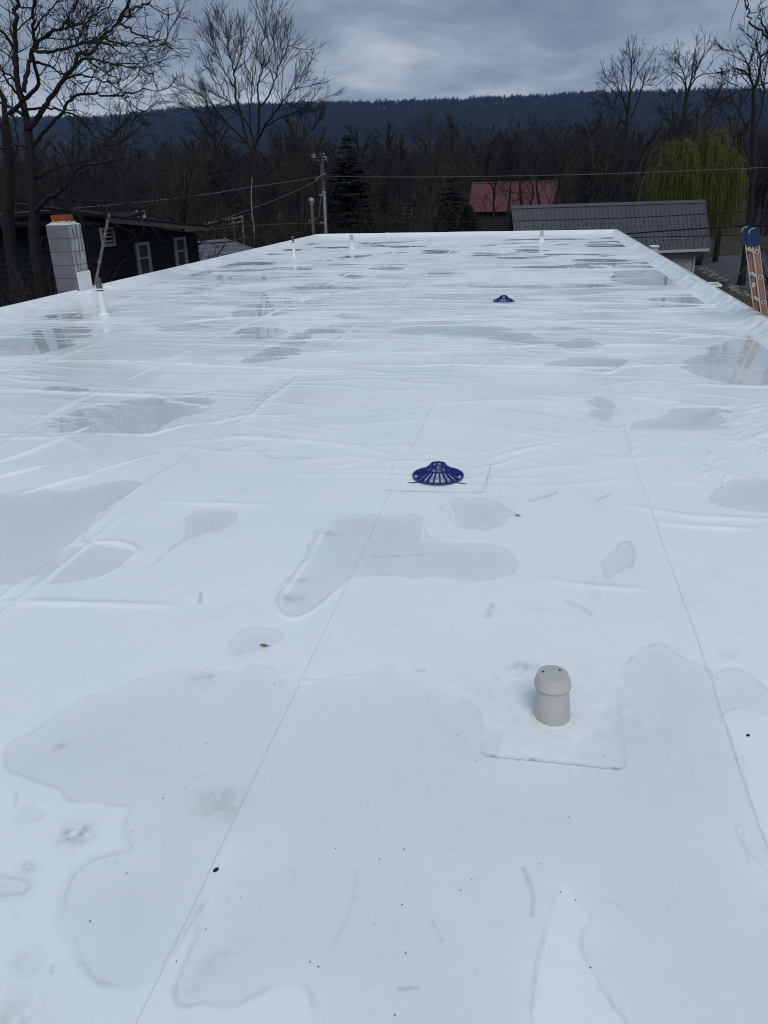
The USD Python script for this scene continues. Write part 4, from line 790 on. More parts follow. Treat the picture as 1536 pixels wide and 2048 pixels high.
    for s0, s1, z0, z1 in ((l0, l0 + .07, lz, lz + .5), (l0 + lw - .07, l0 + lw, lz, lz + .5), (l0 + .07, l0 + lw - .07, lz, lz + .08), (l0 + .07, l0 + lw - .07, lz + .44, lz + .5)): fr.prism([cc_(s0, z0, .06), cc_(s1, z0, .06), cc_(s1, z1, .06), cc_(s0, z1, .06)], -nv * .06)
    lv = obj('louvre', fr, 'old_trim', t)
    for k in range(3): obj('slat', MB().prism([cc_(l0 + .07, lz + .12 + k * .11, .05), cc_(l0 + lw - .07, lz + .12 + k * .11, .05), cc_(l0 + lw - .07, lz + .16 + k * .11, .02), cc_(l0 + .07, lz + .16 + k * .11, .02)], -nv * .012), 'old_trim', lv)
    return A, B, ex, nv
H_A, H_B, H_E, H_N = dark_house()

def tall_house():
    P = lambda p, z: np.array([p[0], p[1], z]); R = at(222, 427, 21.5); Lp = at(-330, 434, 20.0); zr = R[2]; ex = P(R - Lp, 0); L = np.linalg.norm(ex); ex /= L; nv = np.array([ex[1], -ex[0], 0])
    t = thing('blue_black_house', 'near black blue house with a long low ridge behind the block chimney', 'house'); fr = R - nv * -.3
    F0, F1 = P(Lp + nv * .6, 0), P(R + nv * .6, 0); zw = zr - .28
    obj('wall', MB().prism([P(F0 - nv * .03, GZ), P(F1 - nv * .03, GZ), P(F1 - nv * 6, GZ), P(F0 - nv * 6, GZ)], (0, 0, zw - GZ)), 'blue_siding', t)
    z = -2.4
    while z < zw - .17:
        obj('clapboard', MB().prism([P(F0 + nv * .028, z), P(F1 + nv * .028, z), P(F1 + nv * .006, z + .165), P(F0 + nv * .006, z + .165)], -nv * .03), 'blue_siding', t); z += .17
    rf = MB(); a, b = P(F0 + nv * .45, zw + .02), P(F1 + nv * .45 + ex * .3, zw + .02); up = -nv * 3.4 + np.array([0, 0, .16])
    rf.prism([a, b, b + up, a + up], (0, 0, .08)); obj('roof', rf, 'dark_roof', t)
    ev = MB(); ev.prism([a + nv * .01, b + nv * .01, b + nv * .01 + [0, 0, .08], a + nv * .01 + [0, 0, .08]], nv * .03); obj('eave_board', ev, 'blue_siding', t)
tall_house()
lp0, lp1 = at(217, 434, 19.6), at(189, 578, 18.6); mb = MB(); dv = lp1 - lp0; mb.tube([lp0 - dv * .04, lp0 + dv * .5, lp1 + dv * .9], .036, 7)
lt = thing('leaning_pole', 'weathered pale pole leaning beside the block chimney', 'pole'); obj('shaft', mb, 'old_trim', lt, smooth=30)
obj('collar', MB().tube([lp0 + dv * .62, lp0 + dv * .655], .048, 8), 'galvanised', lt); obj('collar', MB().tube([lp0 + dv * .30, lp0 + dv * .325], .046, 8), 'pipe_dark', lt)

def slate_shed():
    P = lambda p, z: np.array([p[0], p[1], z]); r0, r1 = at(382, 484, 33), at(447, 480, 34.5); r1[2] = r0[2]; ex = P(r1 - r0, 0); ex /= np.linalg.norm(ex); nv = np.array([ex[1], -ex[0], 0])
    t = thing('slate_hip_shed', 'low outbuilding with blue grey hipped roof past the house corner', 'shed'); d, hp = 2.6, 1.25; r0 = r0 - ex * 2.5
    A, B = r0 + nv * d - [0, 0, hp], r1 + nv * d + ex * 2.2 - [0, 0, hp]; C, D = r1 - nv * d + ex * 2.2 - [0, 0, hp], r0 - nv * d - [0, 0, hp]
    rows = 9
    for k in range(rows):
        f0, f1 = k / rows, (k + 1) / rows + .01
        q = [r0 + (A - r0) * f1, r1 + (B - r1) * f1, r1 + (B - r1) * f0, r0 + (A - r0) * f0]
        obj('shingle_course', MB().prism([q[0] + [0, 0, .02], q[1] + [0, 0, .02], q[2], q[3]], (0, 0, .02)), 'slate_roof', t)
    rf = MB(); rf.add([r1, B, C], [[0, 1, 2]]); rf.add([r0, r1, C, D], [[0, 1, 2], [0, 2, 3]]); rf.add([A, B, C, D], [[0, 2, 1], [0, 3, 2]]); obj('roof', rf, 'slate_roof', t)
    obj('hip_cap', MB().tube([r1 + [0, 0, .03], B + [0, 0, .04]], .05, 6), 'slate_roof', t)
    w = lambda p: P(p + (0.5 * (A + C) - p) * .08, GZ); obj('wall', MB().prism([w(A), w(B), w(C), w(D)], (0, 0, A[2] - GZ - .02)), 'dark_siding', t)
slate_shed()
# split-rail fence glimpsed through the trees
f0, f1 = at(412, 447, 62), at(484, 434, 64); ft = thing('pale_rail_fence', 'pale wooden rail fence glimpsed beneath the tall centre-left tree', 'fence'); dv = f1 - f0
for k in range(5):
    p = f0 + dv * k / 4; obj('post', MB().box((p[0] - .07, p[1] - .07, GZ), (p[0] + .07, p[1] + .07, p[2] + .12)), 'old_trim', ft)
for dz in (0, -.35): obj('rail', MB().tube([f0 + [0, -.09, dz], f0 + dv * .5 + [0, -.09, dz - .02], f1 + [0, -.09, dz]], .075, 6), 'old_trim', ft)
# broken pale stones edging the drive
e0, e1 = onz(1404, 536, GZ + .02), onz(1500, 598, GZ + .02); r = np.random.default_rng(12)
proto = None
for k in range(34):
    f = k / 33 + r.uniform(-.01, .01); p = e0 + (e1 - e0) * f + np.array([r.normal(0, .25), r.normal(0, .25), 0])
    if proto is None:
        m = trimesh.creation.icosphere(1, .21); m.vertices *= 1 + .5 * (r.random((len(m.vertices), 1)) - .5); m.vertices[:, 2] *= .45
        proto = thing('edging_stone', 'pale broken stone in the ragged row edging the driveway', 'stone', p, 0, 'pale stones along the driveway'); obj('stone', m, 'pale_stone', proto)
    else: dup(proto, 'edging_stone', p, r.uniform(0, 360), scale=(r.uniform(.6, 1.5), r.uniform(.5, 1.1), r.uniform(.6, 1.2)))

# ------------------------------------------------------------------ poles and wires
pb, pt_ = at(651, 466, 40), at(643, 311, 40); pt_[0] += 0
pole = thing('utility_pole', 'thin grey utility pole with crossarm and white insulators left of the spruce', 'utility pole', (pb[0], pb[1], GZ))
top = at(644, 312, 40) - [pb[0], pb[1], GZ]
obj('shaft', MB().tube([(0, 0, 0), (top[0], 0, top[2] * .5), (top[0] * 1.0, 0, top[2] + .15)], [.11, .085, .065], 10), 'pole_wood', pole, smooth=30)
rel = lambda px, py, Y=40: at(px, py, Y) - [pb[0], pb[1], GZ]
a0, a1 = rel(622, 313, 39.5), rel(657, 318, 40.6); obj('crossarm', MB().tube([a0, a1], .05, 4), 'pole_wood', pole)
b0 = rel(626, 321, 39.6); obj('transformer_arm', MB().tube([b0, rel(655, 324, 40.5)], .06, 4), 'pole_wood', pole)
for px, py, YY in ((627, 311, 39.6), (645, 309, 40.1), (650, 316, 40.4)):
    q = rel(px, py, YY); obj('insulator', placed(lathe([(.05, -.12), (.10, -.09), (.07, -.05), (.11, -.02), (.12, .03), (.06, .07), (.001, .08)], 12), q[:2], q[2]), 'porcelain', pole, smooth=30)
for k in range(4):
    q = rel(637 + k * 3.2, 357 - k * 2.2, 39.8); obj('line_clamp', MB().tube([q - [.12, 0, .05], q + [.12, 0, .07]], .045, 6), 'galvanised', pole)
gl = [rel(641, 330), rel(644, 372), rel(639, 425), rel(637, 436)]; obj('ground_lead', MB().tube(gl, .03, 5), 'wire_grey', pole)
m1 = at(652, 475, 30.0); mt1 = at(648.5, 384, 30.0)
t = thing('service_mast', 'tall plain galvanised pipe mast rising behind the far left roof corner', 'mast', (m1[0], m1[1], GZ)); d = mt1 - [m1[0], m1[1], GZ]
obj('pipe', MB().tube([(0, 0, 0), (0, 0, m1[2] - GZ), d], .062, 12), 'galvanised', t, smooth=30); obj('cap', placed(lathe([(.07, -.05), (.07, .01), (.03, .03), (.001, .032)], 12), d[:2], d[2]), 'galvanised', t, smooth=30)
obj('bracket', MB().tube([d + [-.22, 0, -.10], d + [.05, 0, -.12]], .02, 6), 'galvanised', t); obj('bracket', MB().tube([(-.20, 0, m1[2] - GZ + .55), (0, 0, m1[2] - GZ + .5)], .02, 6), 'galvanised', t)
m2 = at(628, 482, 28.6); mt2 = at(623, 405, 28.6)
t = thing('weatherhead_mast', 'grey mast with rounded weatherhead and cable ring behind the left roof edge', 'mast', (m2[0], m2[1], GZ)); d = mt2 - [m2[0], m2[1], GZ]
obj('pipe', MB().tube([(0, 0, 0), (0, 0, m2[2] - GZ), d], .055, 12), 'pole_wood', t, smooth=30)
obj('weatherhead', placed(lathe([(.055, -.05), (.065, .02), (.10, .06), (.105, .11), (.085, .16), (.04, .19), (.001, .2)], 16), d[:2], d[2] - .03), 'galvanised', t, smooth=True)
ang = np.linspace(0, 2 * math.pi, 25); cz = d[2] - .58; obj('cable_ring', MB().tube(np.stack([d[0] + .15 * np.cos(ang), .15 * np.sin(ang), cz + .06 * np.sin(ang * 1 + .6)], 1), .013, 6, cap=False), 'wire_grey', t, smooth=True)

def wire(pts, rad, mat, label, name='overhead_wire'):
    p = np.array([at(*q) for q in pts]); s = np.r_[0, np.cumsum(np.linalg.norm(np.diff(p, axis=0), axis=1))]; s /= s[-1]; u = np.linspace(0, 1, 40)
    q = np.stack([PchipInterpolator(s, p[:, i])(u) for i in range(3)], 1); obj(name, MB().tube(q, rad, 6), mat, smooth=True, label=label, cat='wire')
wire([(645, 309, 40), (740, 308, 40), (880, 306, 39), (1240, 283, 37), (1536, 257, 35), (1800, 228, 33)], .016, 'wire_black', 'topmost black wire sloping up from the utility pole to the right')
wire([(651, 315, 40.4), (740, 314, 40), (880, 311, 39.2), (1240, 287, 37.2), (1536, 262, 35.2), (1800, 236, 33)], .014, 'wire_black', 'black wire just beneath the topmost one right of the utility pole')
wire([(652, 353, 40), (960, 353, 37), (1240, 347, 34), (1536, 335, 31), (1800, 322, 29)], .016, 'wire_grey', 'pale grey wire crossing above the red barn roof and the willow')
wire([(680, 444, 39), (960, 443, 36), (1240, 436, 33), (1536, 421, 30), (1800, 408, 28)], .019, 'wire_black', 'black wire across the middle of the garage roof')
wire([(1180, 473, 36), (1260, 467, 35), (1415, 456, 32), (1536, 449, 30), (1800, 430, 27)], .030, 'wire_black', 'thick black cable crossing the lower garage roof')
wire([(1180, 479, 36), (1270, 475, 35), (1415, 472, 32), (1536, 469, 30), (1800, 466, 27)], .019, 'wire_black', 'lowest black wire over the garage eave')
wire([(627, 312, 39.6), (500, 316, 37), (360, 320, 34), (150, 322, 30), (-200, 322, 25)], .014, 'wire_black', 'black wire leading left from the crossarm past the tall tree')
wire([(641, 353, 40), (560, 366, 38), (480, 378, 36), (404, 390, 34), (200, 412, 30), (-200, 440, 25)], .018, 'wire_grey', 'grey wire descending left from the pole clamps')
wire([(640, 357, 40), (585, 385, 38), (510, 415, 36), (420, 447, 33), (250, 490, 29), (-100, 560, 24)], .014, 'wire_grey', 'steeper grey wire dropping left toward the dark house')
wire([(646, 447, 40), (560, 448, 38), (480, 453, 36), (400, 460, 33), (240, 470, 29), (-100, 480, 24)], .013, 'wire_grey', 'low thin wire running level beyond the slate shed roof')
wire([(600, 466, 34), (520, 474, 32), (460, 483, 30), (395, 487, 28), (250, 495, 25)], .022, 'wire_black', 'black cable lying across the slate shed ridge')
cb = [onz(1425, 566, -.10), at(1440, 565, 15.6), at(1458, 563, 15.9), at(1478, 549, 16.3), at(1500, 528, 17), at(1560, 490, 18)]
s_ = np.linspace(0, 1, 6); u_ = np.linspace(0, 1, 40); cb = np.array(cb); obj('drop_cable', MB().tube(np.stack([PchipInterpolator(s_, cb[:, i])(u_) for i in range(3)], 1), .012, 6), 'wire_black', smooth=True, label='black sagging cable passing behind the ladder to the gutter box', cat='cable')

# ------------------------------------------------------------------ trees
def unit(v): return v / (np.linalg.norm(v) + 1e-12)
def perp(d, r):
    a = r.normal(size=3); a -= d * (a @ d); return unit(a)
def spawn(mb, pts, rads, lev, r, C):
    """Side branches along a limb; C: per level (count per metre, length, length spread, wobble, lift, segments, sides, angle)."""
    if lev >= len(C): return
    dens, L0, sp, wob, lift, seg, sides, ang = C[lev][:8]
    pts = np.asarray(pts); d = np.diff(pts, axis=0); sl = np.linalg.norm(d, axis=1); tot = sl.sum(); cum = np.r_[0, np.cumsum(sl)]
    n = r.poisson(dens * tot) if dens > 0 else int(-dens)
    for k in range(n + 1):
        s = tot if k == n else tot * r.uniform(.22 if lev else .3, 1) ; i = min(np.searchsorted(cum, s, 'right') - 1, len(sl) - 1); f = (s - cum[i]) / (sl[i] + 1e-9)
        p = pts[i] + d[i] * min(f, 1); rr = rads[i] + (rads[min(i + 1, len(rads) - 1)] - rads[i]) * min(f, 1); dr = unit(d[i])
        a = math.radians(r.normal(ang, 11)) if k < n else .15
        q = unit(dr * math.cos(a) + perp(dr, r) * math.sin(a)); L = L0 * (1 + sp * r.uniform(-1, 1)) * (1.15 - .5 * s / tot)
        grow(mb, p, q, L, min(rr * .72, C[lev][8]) if len(C[lev]) > 8 else rr * .6, lev, r, C)
def grow(mb, p, d, L, rad, lev, r, C):
    dens, L0, sp, wob, lift, seg, sides, ang = C[lev][:8]; rmin = C[lev][9] if len(C[lev]) > 9 else .006
    pts, rads, st = [p], [max(rad, rmin)], L / seg
    for i in range(seg):
        d = unit(d + r.normal(0, wob, 3) + np.array([0, 0, lift])); p = p + d * st; pts.append(p); rads.append(max(rad * (1 - .75 * (i + 1) / seg), rmin * (.7 if i == seg - 1 else 1)))
    mb.tube(pts, rads, sides, cap=False); spawn(mb, pts, rads, lev + 1, r, C)
def smooth_line(P, n): 
    P = np.asarray(P, float); s = np.r_[0, np.cumsum(np.linalg.norm(np.diff(P, axis=0), axis=1))]; s /= s[-1]; u = np.linspace(0, 1, n)
    return np.stack([PchipInterpolator(s, P[:, i])(u) for i in range(3)], 1)
def limb_tree(name, label, base, trunk, limbs, Y, r0, seed, C, spread, mat='bark_black', twig='bark_black', jitter=.028, group=None, rmin=.012, wf=.6):
    """A tree whose main limbs follow the photograph in outline and spread in depth."""
    r = np.random.default_rng(seed); t = thing(name, label, 'tree', (base[0], base[1], GZ), 0, group); o = np.array([base[0], base[1], GZ])
    tr = smooth_line([(0, 0, 0)] + [at(x, y, Y) - o for x, y in trunk], 14); tr[1:-1] += r.normal(0, jitter * .5, (len(tr) - 2, 3)); rt = r0 * (1.25 - .6 * np.linspace(0, 1, 14)); rt[0] *= 1.35
    obj('trunk', MB().tube(tr, rt, 10), mat, t, smooth=True)
    tw = MB(); past = [(proj(q + o), q[1] + o[1]) for q in tr]
    for k, (w0, w1, line) in enumerate(limbs):
        dist = [math.hypot(a[0] - line[0][0], a[1] - line[0][1]) for a, _ in past]; Y0 = past[int(np.argmin(dist))][1]
        side = r.uniform(-1, 1) if k else .2; m = len(line); Ls = abs(line[-1][1] - line[0][1]) + abs(line[-1][0] - line[0][0])
        P = [at(x, y, Y0 + spread * side * (i / (m - 1)) ** 1.1) - o for i, (x, y) in enumerate(line)]; n = 5 * m
        P = smooth_line(P, n); P[1:] += r.normal(0, jitter, (n - 1, 3)) * np.linspace(.3, 1, n - 1)[:, None]; rd = np.maximum(wf * w0 + wf * (w1 - w0) * np.linspace(0, 1, n) ** .8, rmin)
        past += [(proj(q + o), q[1] + o[1]) for q in P]; obj('limb', MB().tube(P, rd, 7), mat, t, smooth=True); spawn(tw, P, rd, 0, r, C)
    obj('twigs', tw, twig, t, kind='stuff')
    return t, tw.count()

# big maple at the left
Cm = [(3.0, .82, .5, .15, .05, 6, 4, 48, .016, .0075), (5.0, .42, .5, .22, .05, 4, 3, 45, .0075, .0052), (7.5, .17, .5, .30, .16, 3, 3, 42, .0052, .0044)]
YM = 17.0; bm = at(58, 470, YM)
maple_limbs = [
 (.13, .05, [(56, 262), (52, 230), (40, 190), (33, 150), (30, 90), (35, 0), (38, -60), (45, -140)]),
 (.11, .03, [(58, 259), (97, 203), (125, 162), (153, 125), (156, 108), (175, 109), (206, 75), (237, 44), (272, 16), (300, 2)]),
 (.05, .015, [(153, 125), (175, 117), (219, 127), (272, 137), (306, 147)]), (.04, .015, [(175, 118), (195, 135), (222, 150), (248, 160)]),
 (.09, .03, [(19, 228), (47, 200), (75, 169), (67, 125), (67, 47), (70, 0), (80, -80)]), (.09, .025, [(47, 184), (55, 140), (62, 109), (84, 78), (122, 56), (147, 19), (160, -20)]),
 (.06, .014, [(62, 100), (103, 103), (140, 94), (175, 83), (203, 81), (237, 91), (259, 86)]), (.05, .014, [(84, 78), (110, 60), (150, 50), (190, 30), (225, 5)]),
 (.08, .018, [(62, 297), (84, 269), (125, 225), (147, 194), (175, 187), (228, 192), (300, 178)]), (.09, .018, [(70, 355), (125, 331), (162, 325), (194, 312), (219, 281), (250, 247), (300, 216)]),
 (.10, .03, [(70, 425), (100, 395), (134, 372), (156, 337)]), (.04, .014, [(136, 344), (133, 297), (159, 259), (165, 240)]), (.05, .014, [(53, 219), (94, 216), (144, 228), (187, 266), (230, 300)]),
 (.06, .014, [(156, 337), (200, 325), (250, 320), (300, 330)]), (.05, .014, [(100, 395), (150, 400), (210, 405), (270, 395)]), (.05, .012, [(237, 44), (262, 60), (290, 75), (335, 92)]), (.04, .012, [(206, 75), (230, 85), (275, 88), (310, 82)]),
 (.06, .02, [(45, -100), (70, -190), (60, -300), (80, -420)]), (.06, .02, [(80, -60), (120, -150), (150, -260), (200, -360)]), (.05, .015, [(70, -40), (40, -140), (10, -260), (-20, -380)]), (.06, .02, [(237, 44), (290, -60), (340, -160), (360, -260)]), (.05, .015, [(147, 19), (200, -90), (260, -180), (280, -290)]),
 (.06, .015, [(30, 100), (10, 70), (-20, 30), (-60, -40)]), (.07, .015, [(52, 230), (20, 215), (-30, 190), (-100, 170)]), (.05, .014, [(47, 200), (30, 160), (0, 140), (-60, 110)]), (.05, .014, [(40, 190), (20, 170), (0, 130), (-20, 90)]),
 (.05, .013, [(67, 125), (95, 130), (130, 150), (170, 165)]), (.04, .013, [(70, 60), (90, 30), (120, 5), (150, -30)]), (.04, .012, [(125, 162), (160, 150), (200, 160), (240, 180), (262, 210)]), (.05, .014, [(62, 300), (30, 290), (-10, 300), (-60, 290)])]
_, cnt = limb_tree('maple_tree', 'large bare maple with crooked dark limbs over the left side of the picture', bm, [(68, 480), (68, 400), (62, 340), (56, 262)], maple_limbs, YM, .14, 21, Cm, 2.2)
print('maple', cnt)
Yb = 18.5; bb = at(12, 470, Yb)
limb_tree('maple_tree', 'second bare trunk at the very left edge, half cut off by the frame', bb, [(20, 480), (18, 400), (18, 330), (12, 250)], [(.13, .03, [(12, 250), (8, 215), (-5, 165), (-30, 100), (-60, 20)]), (.08, .02, [(16, 280), (-15, 230), (-60, 200)]), (.06, .015, [(18, 330), (35, 290), (30, 240), (20, 200)]), (.06, .015, [(20, 380), (-20, 330), (-80, 300)])], Yb, .17, 22, Cm, 1.5)

Cc = [(3.0, 1.2, .45, .06, .07, 6, 4, 30, .018, .010), (4.2, .66, .5, .08, .06, 4, 3, 32, .009, .0068), (4.6, .36, .5, .11, .05, 3, 3, 33, .0068, .0056)]
YC = 38.0; bc = at(517, 495, YC)
centre_limbs = [
 (.17, .03, [(506, 307), (490, 268), (480, 221), (469, 182), (465, 122), (456, 78), (442, 21)]), (.08, .02, [(465, 122), (477, 86), (490, 39)]), (.08, .02, [(467, 156), (446, 122), (425, 73), (418, 36)]),
 (.13, .02, [(508, 299), (503, 260), (487, 229), (461, 200), (441, 161), (415, 125), (404, 89)]), (.10, .02, [(493, 281), (461, 250), (435, 221), (409, 187), (373, 156)]),
 (.15, .03, [(508, 299), (516, 260), (519, 208), (516, 169), (527, 104), (529, 52), (532, 21)]), (.12, .02, [(516, 276), (529, 247), (550, 216), (576, 180), (599, 146), (625, 120)]),
 (.10, .02, [(521, 198), (540, 172), (555, 130), (566, 96), (586, 57)]), (.10, .02, [(527, 250), (560, 227), (594, 214), (633, 187)]), (.07, .02, [(493, 284), (461, 273), (441, 266), (415, 258)]),
 (.08, .02, [(521, 359), (553, 333), (581, 305), (612, 294)]), (.05, .02, [(586, 300), (612, 276), (636, 247)]), (.09, .02, [(500, 262), (499, 195), (508, 156), (500, 117)]), (.06, .02, [(441, 221), (415, 215), (378, 205)]), (.06, .02, [(529, 110), (545, 75), (551, 30)])]
centre_limbs = [(a, b, [(511 + (x - 511) * .93, 307 - (307 - y) * (.87 if y < 307 else 1)) for x, y in ln]) for a, b, ln in centre_limbs]
limb_tree('tall_bare_tree', 'tall fan shaped bare tree centre-left against the sky', bc, [(516, 470), (515, 390), (509, 330), (506, 303)], centre_limbs, YC, .15, 31, Cc, 3.0, jitter=.045, rmin=.016, wf=.5)
YR = 60.0
Cr = [(2.4, 1.25, .45, .10, .07, 5, 3, 36, .026, .015), (3.2, .62, .5, .13, .05, 4, 3, 38, .015, .011), (3.6, .32, .5, .16, .04, 3, 3, 38, .011, .0095)]
limb_tree('ridge_line_tree', 'bare tree standing up against the sky left of the willow, the left one of two', at(1246, 400, YR), [(1247, 330), (1253, 254), (1257, 216)],
 [(.16, .03, [(1257, 216), (1261, 165), (1263, 115)]), (.11, .025, [(1255, 230), (1238, 180), (1218, 160)]), (.11, .025, [(1258, 200), (1275, 150), (1292, 125)]), (.11, .025, [(1253, 254), (1235, 230), (1218, 205), (1210, 180)]), (.11, .025, [(1262, 235), (1275, 205), (1290, 165), (1312, 155)]), (.08, .02, [(1259, 190), (1248, 160), (1242, 140)]), (.08, .02, [(1250, 290), (1225, 270), (1200, 240)])], YR, .16, 41, Cr, 3.0, rmin=.022)
limb_tree('ridge_line_tree', 'bare tree standing up against the sky directly above the willow', at(1362, 400, YR), [(1363, 300), (1366, 250), (1373, 192)],
 [(.16, .03, [(1373, 195), (1384, 150), (1390, 100)]), (.11, .025, [(1372, 200), (1368, 165), (1345, 145), (1335, 150)]), (.11, .025, [(1375, 190), (1395, 155), (1428, 145)]), (.11, .025, [(1373, 190), (1365, 140), (1355, 120)]), (.09, .02, [(1380, 165), (1400, 125), (1410, 100)]), (.14, .025, [(1362, 262), (1395, 240), (1425, 205), (1442, 168)]), (.10, .02, [(1366, 245), (1345, 220), (1335, 190)])], YR, .16, 42, Cr, 3.0, rmin=.022)
limb_tree('ridge_line_tree', 'tall bare tree at the right edge beyond the willow', at(1508, 400, 48), [(1508, 330), (1506, 260), (1507, 190)],
 [(.15, .03, [(1507, 190), (1502, 160), (1480, 140), (1458, 138)]), (.14, .03, [(1507, 180), (1520, 130), (1508, 78)]), (.12, .03, [(1508, 260), (1525, 210), (1530, 150), (1540, 95)]), (.10, .02, [(1502, 160), (1492, 120), (1478, 100)]), (.09, .02, [(1506, 270), (1480, 230), (1462, 190)]), (.08, .02, [(1520, 130), (1535, 105), (1550, 70)])], 48, .15, 43, Cr, 2.5, rmin=.02)
Yn = 24.0
limb_tree('overhanging_tree', 'near tree outside the frame whose dark branches hang in at the upper right corner', at(1660, 480, Yn), [(1650, 300), (1640, 150), (1630, 60)],
 [(.10, .02, [(1630, 110), (1575, 90), (1536, 74), (1520, 62), (1505, 45), (1492, 15), (1485, -10)]), (.05, .012, [(1545, 78), (1525, 50), (1518, 30), (1522, -10)]), (.03, .012, [(1493, 20), (1496, 5), (1496, -20)]), (.08, .014, [(1640, 190), (1580, 168), (1536, 166), (1508, 172), (1490, 160), (1484, 148)]), (.04, .012, [(1510, 172), (1500, 178), (1486, 176)]), (.10, .03, [(1630, 60), (1600, 20), (1580, -60)]), (.05, .012, [(1536, 100), (1520, 115), (1514, 95)]), (.08, .02, [(1635, 100), (1680, 60), (1720, 0)])], Yn, .25, 44,
 [(.7, .7, .5, .17, .05, 5, 4, 48, .016, .009), (2.2, .34, .5, .22, .05, 4, 3, 45, .009, .007), (3.0, .18, .5, .25, .05, 3, 3, 42, .007, .006)], 1.5)

# thicket of bare trees: one built per kind, the rest copies
def bare_tree(name, label, group, seed, H, mat, loc, rz=0, kinds='upright', dens=1.0):
    r = np.random.default_rng(seed); t = thing(name, label, 'tree', loc, rz, group)
    tr = smooth_line([(0, 0, 0), (r.normal(0, .15), r.normal(0, .15), H * .3), (r.normal(0, .3), r.normal(0, .3), H * .62), (r.normal(0, .5), r.normal(0, .5), H * .93)], 12); rt = .016 * H * (1.1 - .95 * np.linspace(0, 1, 12)) + .012
    obj('trunk', MB().tube(tr, rt, 6), mat, t, smooth=True); tw = MB()
    C = [(1.9 * dens, H * .27, .4, .12, .10 if kinds == 'upright' else .02, 6, 3, 44, .04, .020), (2.6 * dens, H * .105, .5, .16, .06, 4, 3, 42, .020, .013), (3.4 * dens, H * .045, .5, .2, .04, 2, 3, 40, .013, .010)]
    spawn(tw, tr, rt, 0, r, C); obj('crown', tw, 'twig_brown', t, kind='stuff'); return t
r = np.random.default_rng(99)
def plan(n, y0, y1, p0, p1, gap=2.0):
    out = []
    while len(out) < n:
        Yv = y0 + (y1 - y0) * r.random() ** .8; px = r.uniform(p0, p1); q = at(px, 400, Yv)
        if abs(q[0] - 20) < 3.5 and 38 < Yv < 52: continue
        gc = .5 * (G_A + G_B)
        if np.hypot(q[0] - gc[0], q[1] - gc[1]) < 8.5: continue
        if 70 < Yv < 90 and 930 < px < 1130 and Yv > 72: continue
        if all((q[0] - o[0]) ** 2 + (q[1] - o[1]) ** 2 > gap ** 2 for o in out): out.append(np.array([q[0], q[1], GZ]))
    return out
protos = []
spots = plan(64, 50, 98, -60, 1600)
for i, s in enumerate(spots):
    px, _ = proj(s); H = r.uniform(5.6, 7.8) if px < 870 else r.uniform(7.0, 9.4)
    if i < 6: protos.append(bare_tree('thicket_tree', 'bare brown tree among the dense thicket beyond the far roof end', 'bare thicket trees', 200 + i, 9.0 + i * .35, 'bark_brown', s, dens=1.0))
    else: dup(protos[i % 6], 'thicket_tree', s, r.uniform(0, 360), scale=(1.1 * H / 9.5, 1.1 * H / 9.5, H / 9.5))
# a few singled-out trees before the red barn and over the thicket
bare_tree('mid_tree', 'dark bare tree with forked trunk in front of the red barn roof, the left one', None, 341, 9.2, 'bark_black', at(1075, 470, 60) * [1, 1, 0] + [0, 0, GZ], 30, 'wide', .8)
bare_tree('mid_tree', 'dark bare tree at the right end of the red barn roof', None, 325, 8.2, 'bark_black', at(1112, 470, 58) * [1, 1, 0] + [0, 0, GZ], 80, 'wide', .8)
bare_tree('mid_tree', 'slim bare tree rising above the thicket against the hill, right of the spruce', None, 303, 10.2, 'bark_brown', at(868, 470, 72) * [1, 1, 0] + [0, 0, GZ], 10, 'upright', .8)
bare_tree('mid_tree', 'bare bushy tree at the left end of the red barn roof', None, 304, 7.5, 'bark_brown', at(985, 470, 56) * [1, 1, 0] + [0, 0, GZ], 140, 'upright', 1.1)
bare_tree('yard_tree', 'bushy brown bare tree rising behind the corner of the dark clapboard house', None, 305, 6.4, 'bark_brown', at(352, 470, 27.5) * [1, 1, 0] + [0, 0, GZ], 60, 'wide', 1.5)
bare_tree('yard_tree', 'low bare brown tree right behind the slate shed roof', None, 306, 5.6, 'bark_brown', at(440, 470, 40) * [1, 1, 0] + [0, 0, GZ], 10, 'upright', 1.2)
# multi-stemmed shrubs behind the far end and at the lawn
def twig_shrub(name, label, group, seed, H, loc, mat='twig_brown', n=22):
    r = np.random.default_rng(seed); t = thing(name, label, 'shrub', loc, 0, group); st, tw = MB(), MB()
    C = [(2.0, H * .3, .5, .15, .05, 4, 3, 35, .02, .010), (2.6, H * .14, .5, .2, .04, 3, 3, 38, .012, .008)]
    for k in range(n):
        a = r.uniform(0, 6.28); lean = r.uniform(.1, .55); d = unit(np.array([math.cos(a) * lean, math.sin(a) * lean, 1])); L = H * r.uniform(.6, 1.05); P = smooth_line([(r.normal(0, .1), r.normal(0, .1), 0), d * L * .5 + r.normal(0, .06 * H, 3), d * L + [math.cos(a) * .1 * H, math.sin(a) * .1 * H, 0]], 7)
        rd = np.linspace(.022, .009, 7); st.tube(P, rd, 4); spawn(tw, P, rd, 0, r, C)
    obj('stems', st, mat, t, smooth=True); obj('twigs', tw, mat, t, kind='stuff'); return t
sp = []
for i, s in enumerate(plan(26, 35, 50, 380, 1010, 1.2)):
    if i < 3: sp.append(twig_shrub('twig_shrub', 'leafless brown shrub in the tangle just beyond the far roof edge', 'leafless shrubs beyond the far roof edge', 400 + i, 3.4, s))
    else: dup(sp[i % 3], 'twig_shrub', s, r.uniform(0, 360), scale=r.uniform(.8, 1.35))
twig_shrub('lawn_shrub', 'black leafless shrub at the right edge behind the ladder', None, 431, 3.2, onz(1560, 640, GZ), 'bark_black', 26)
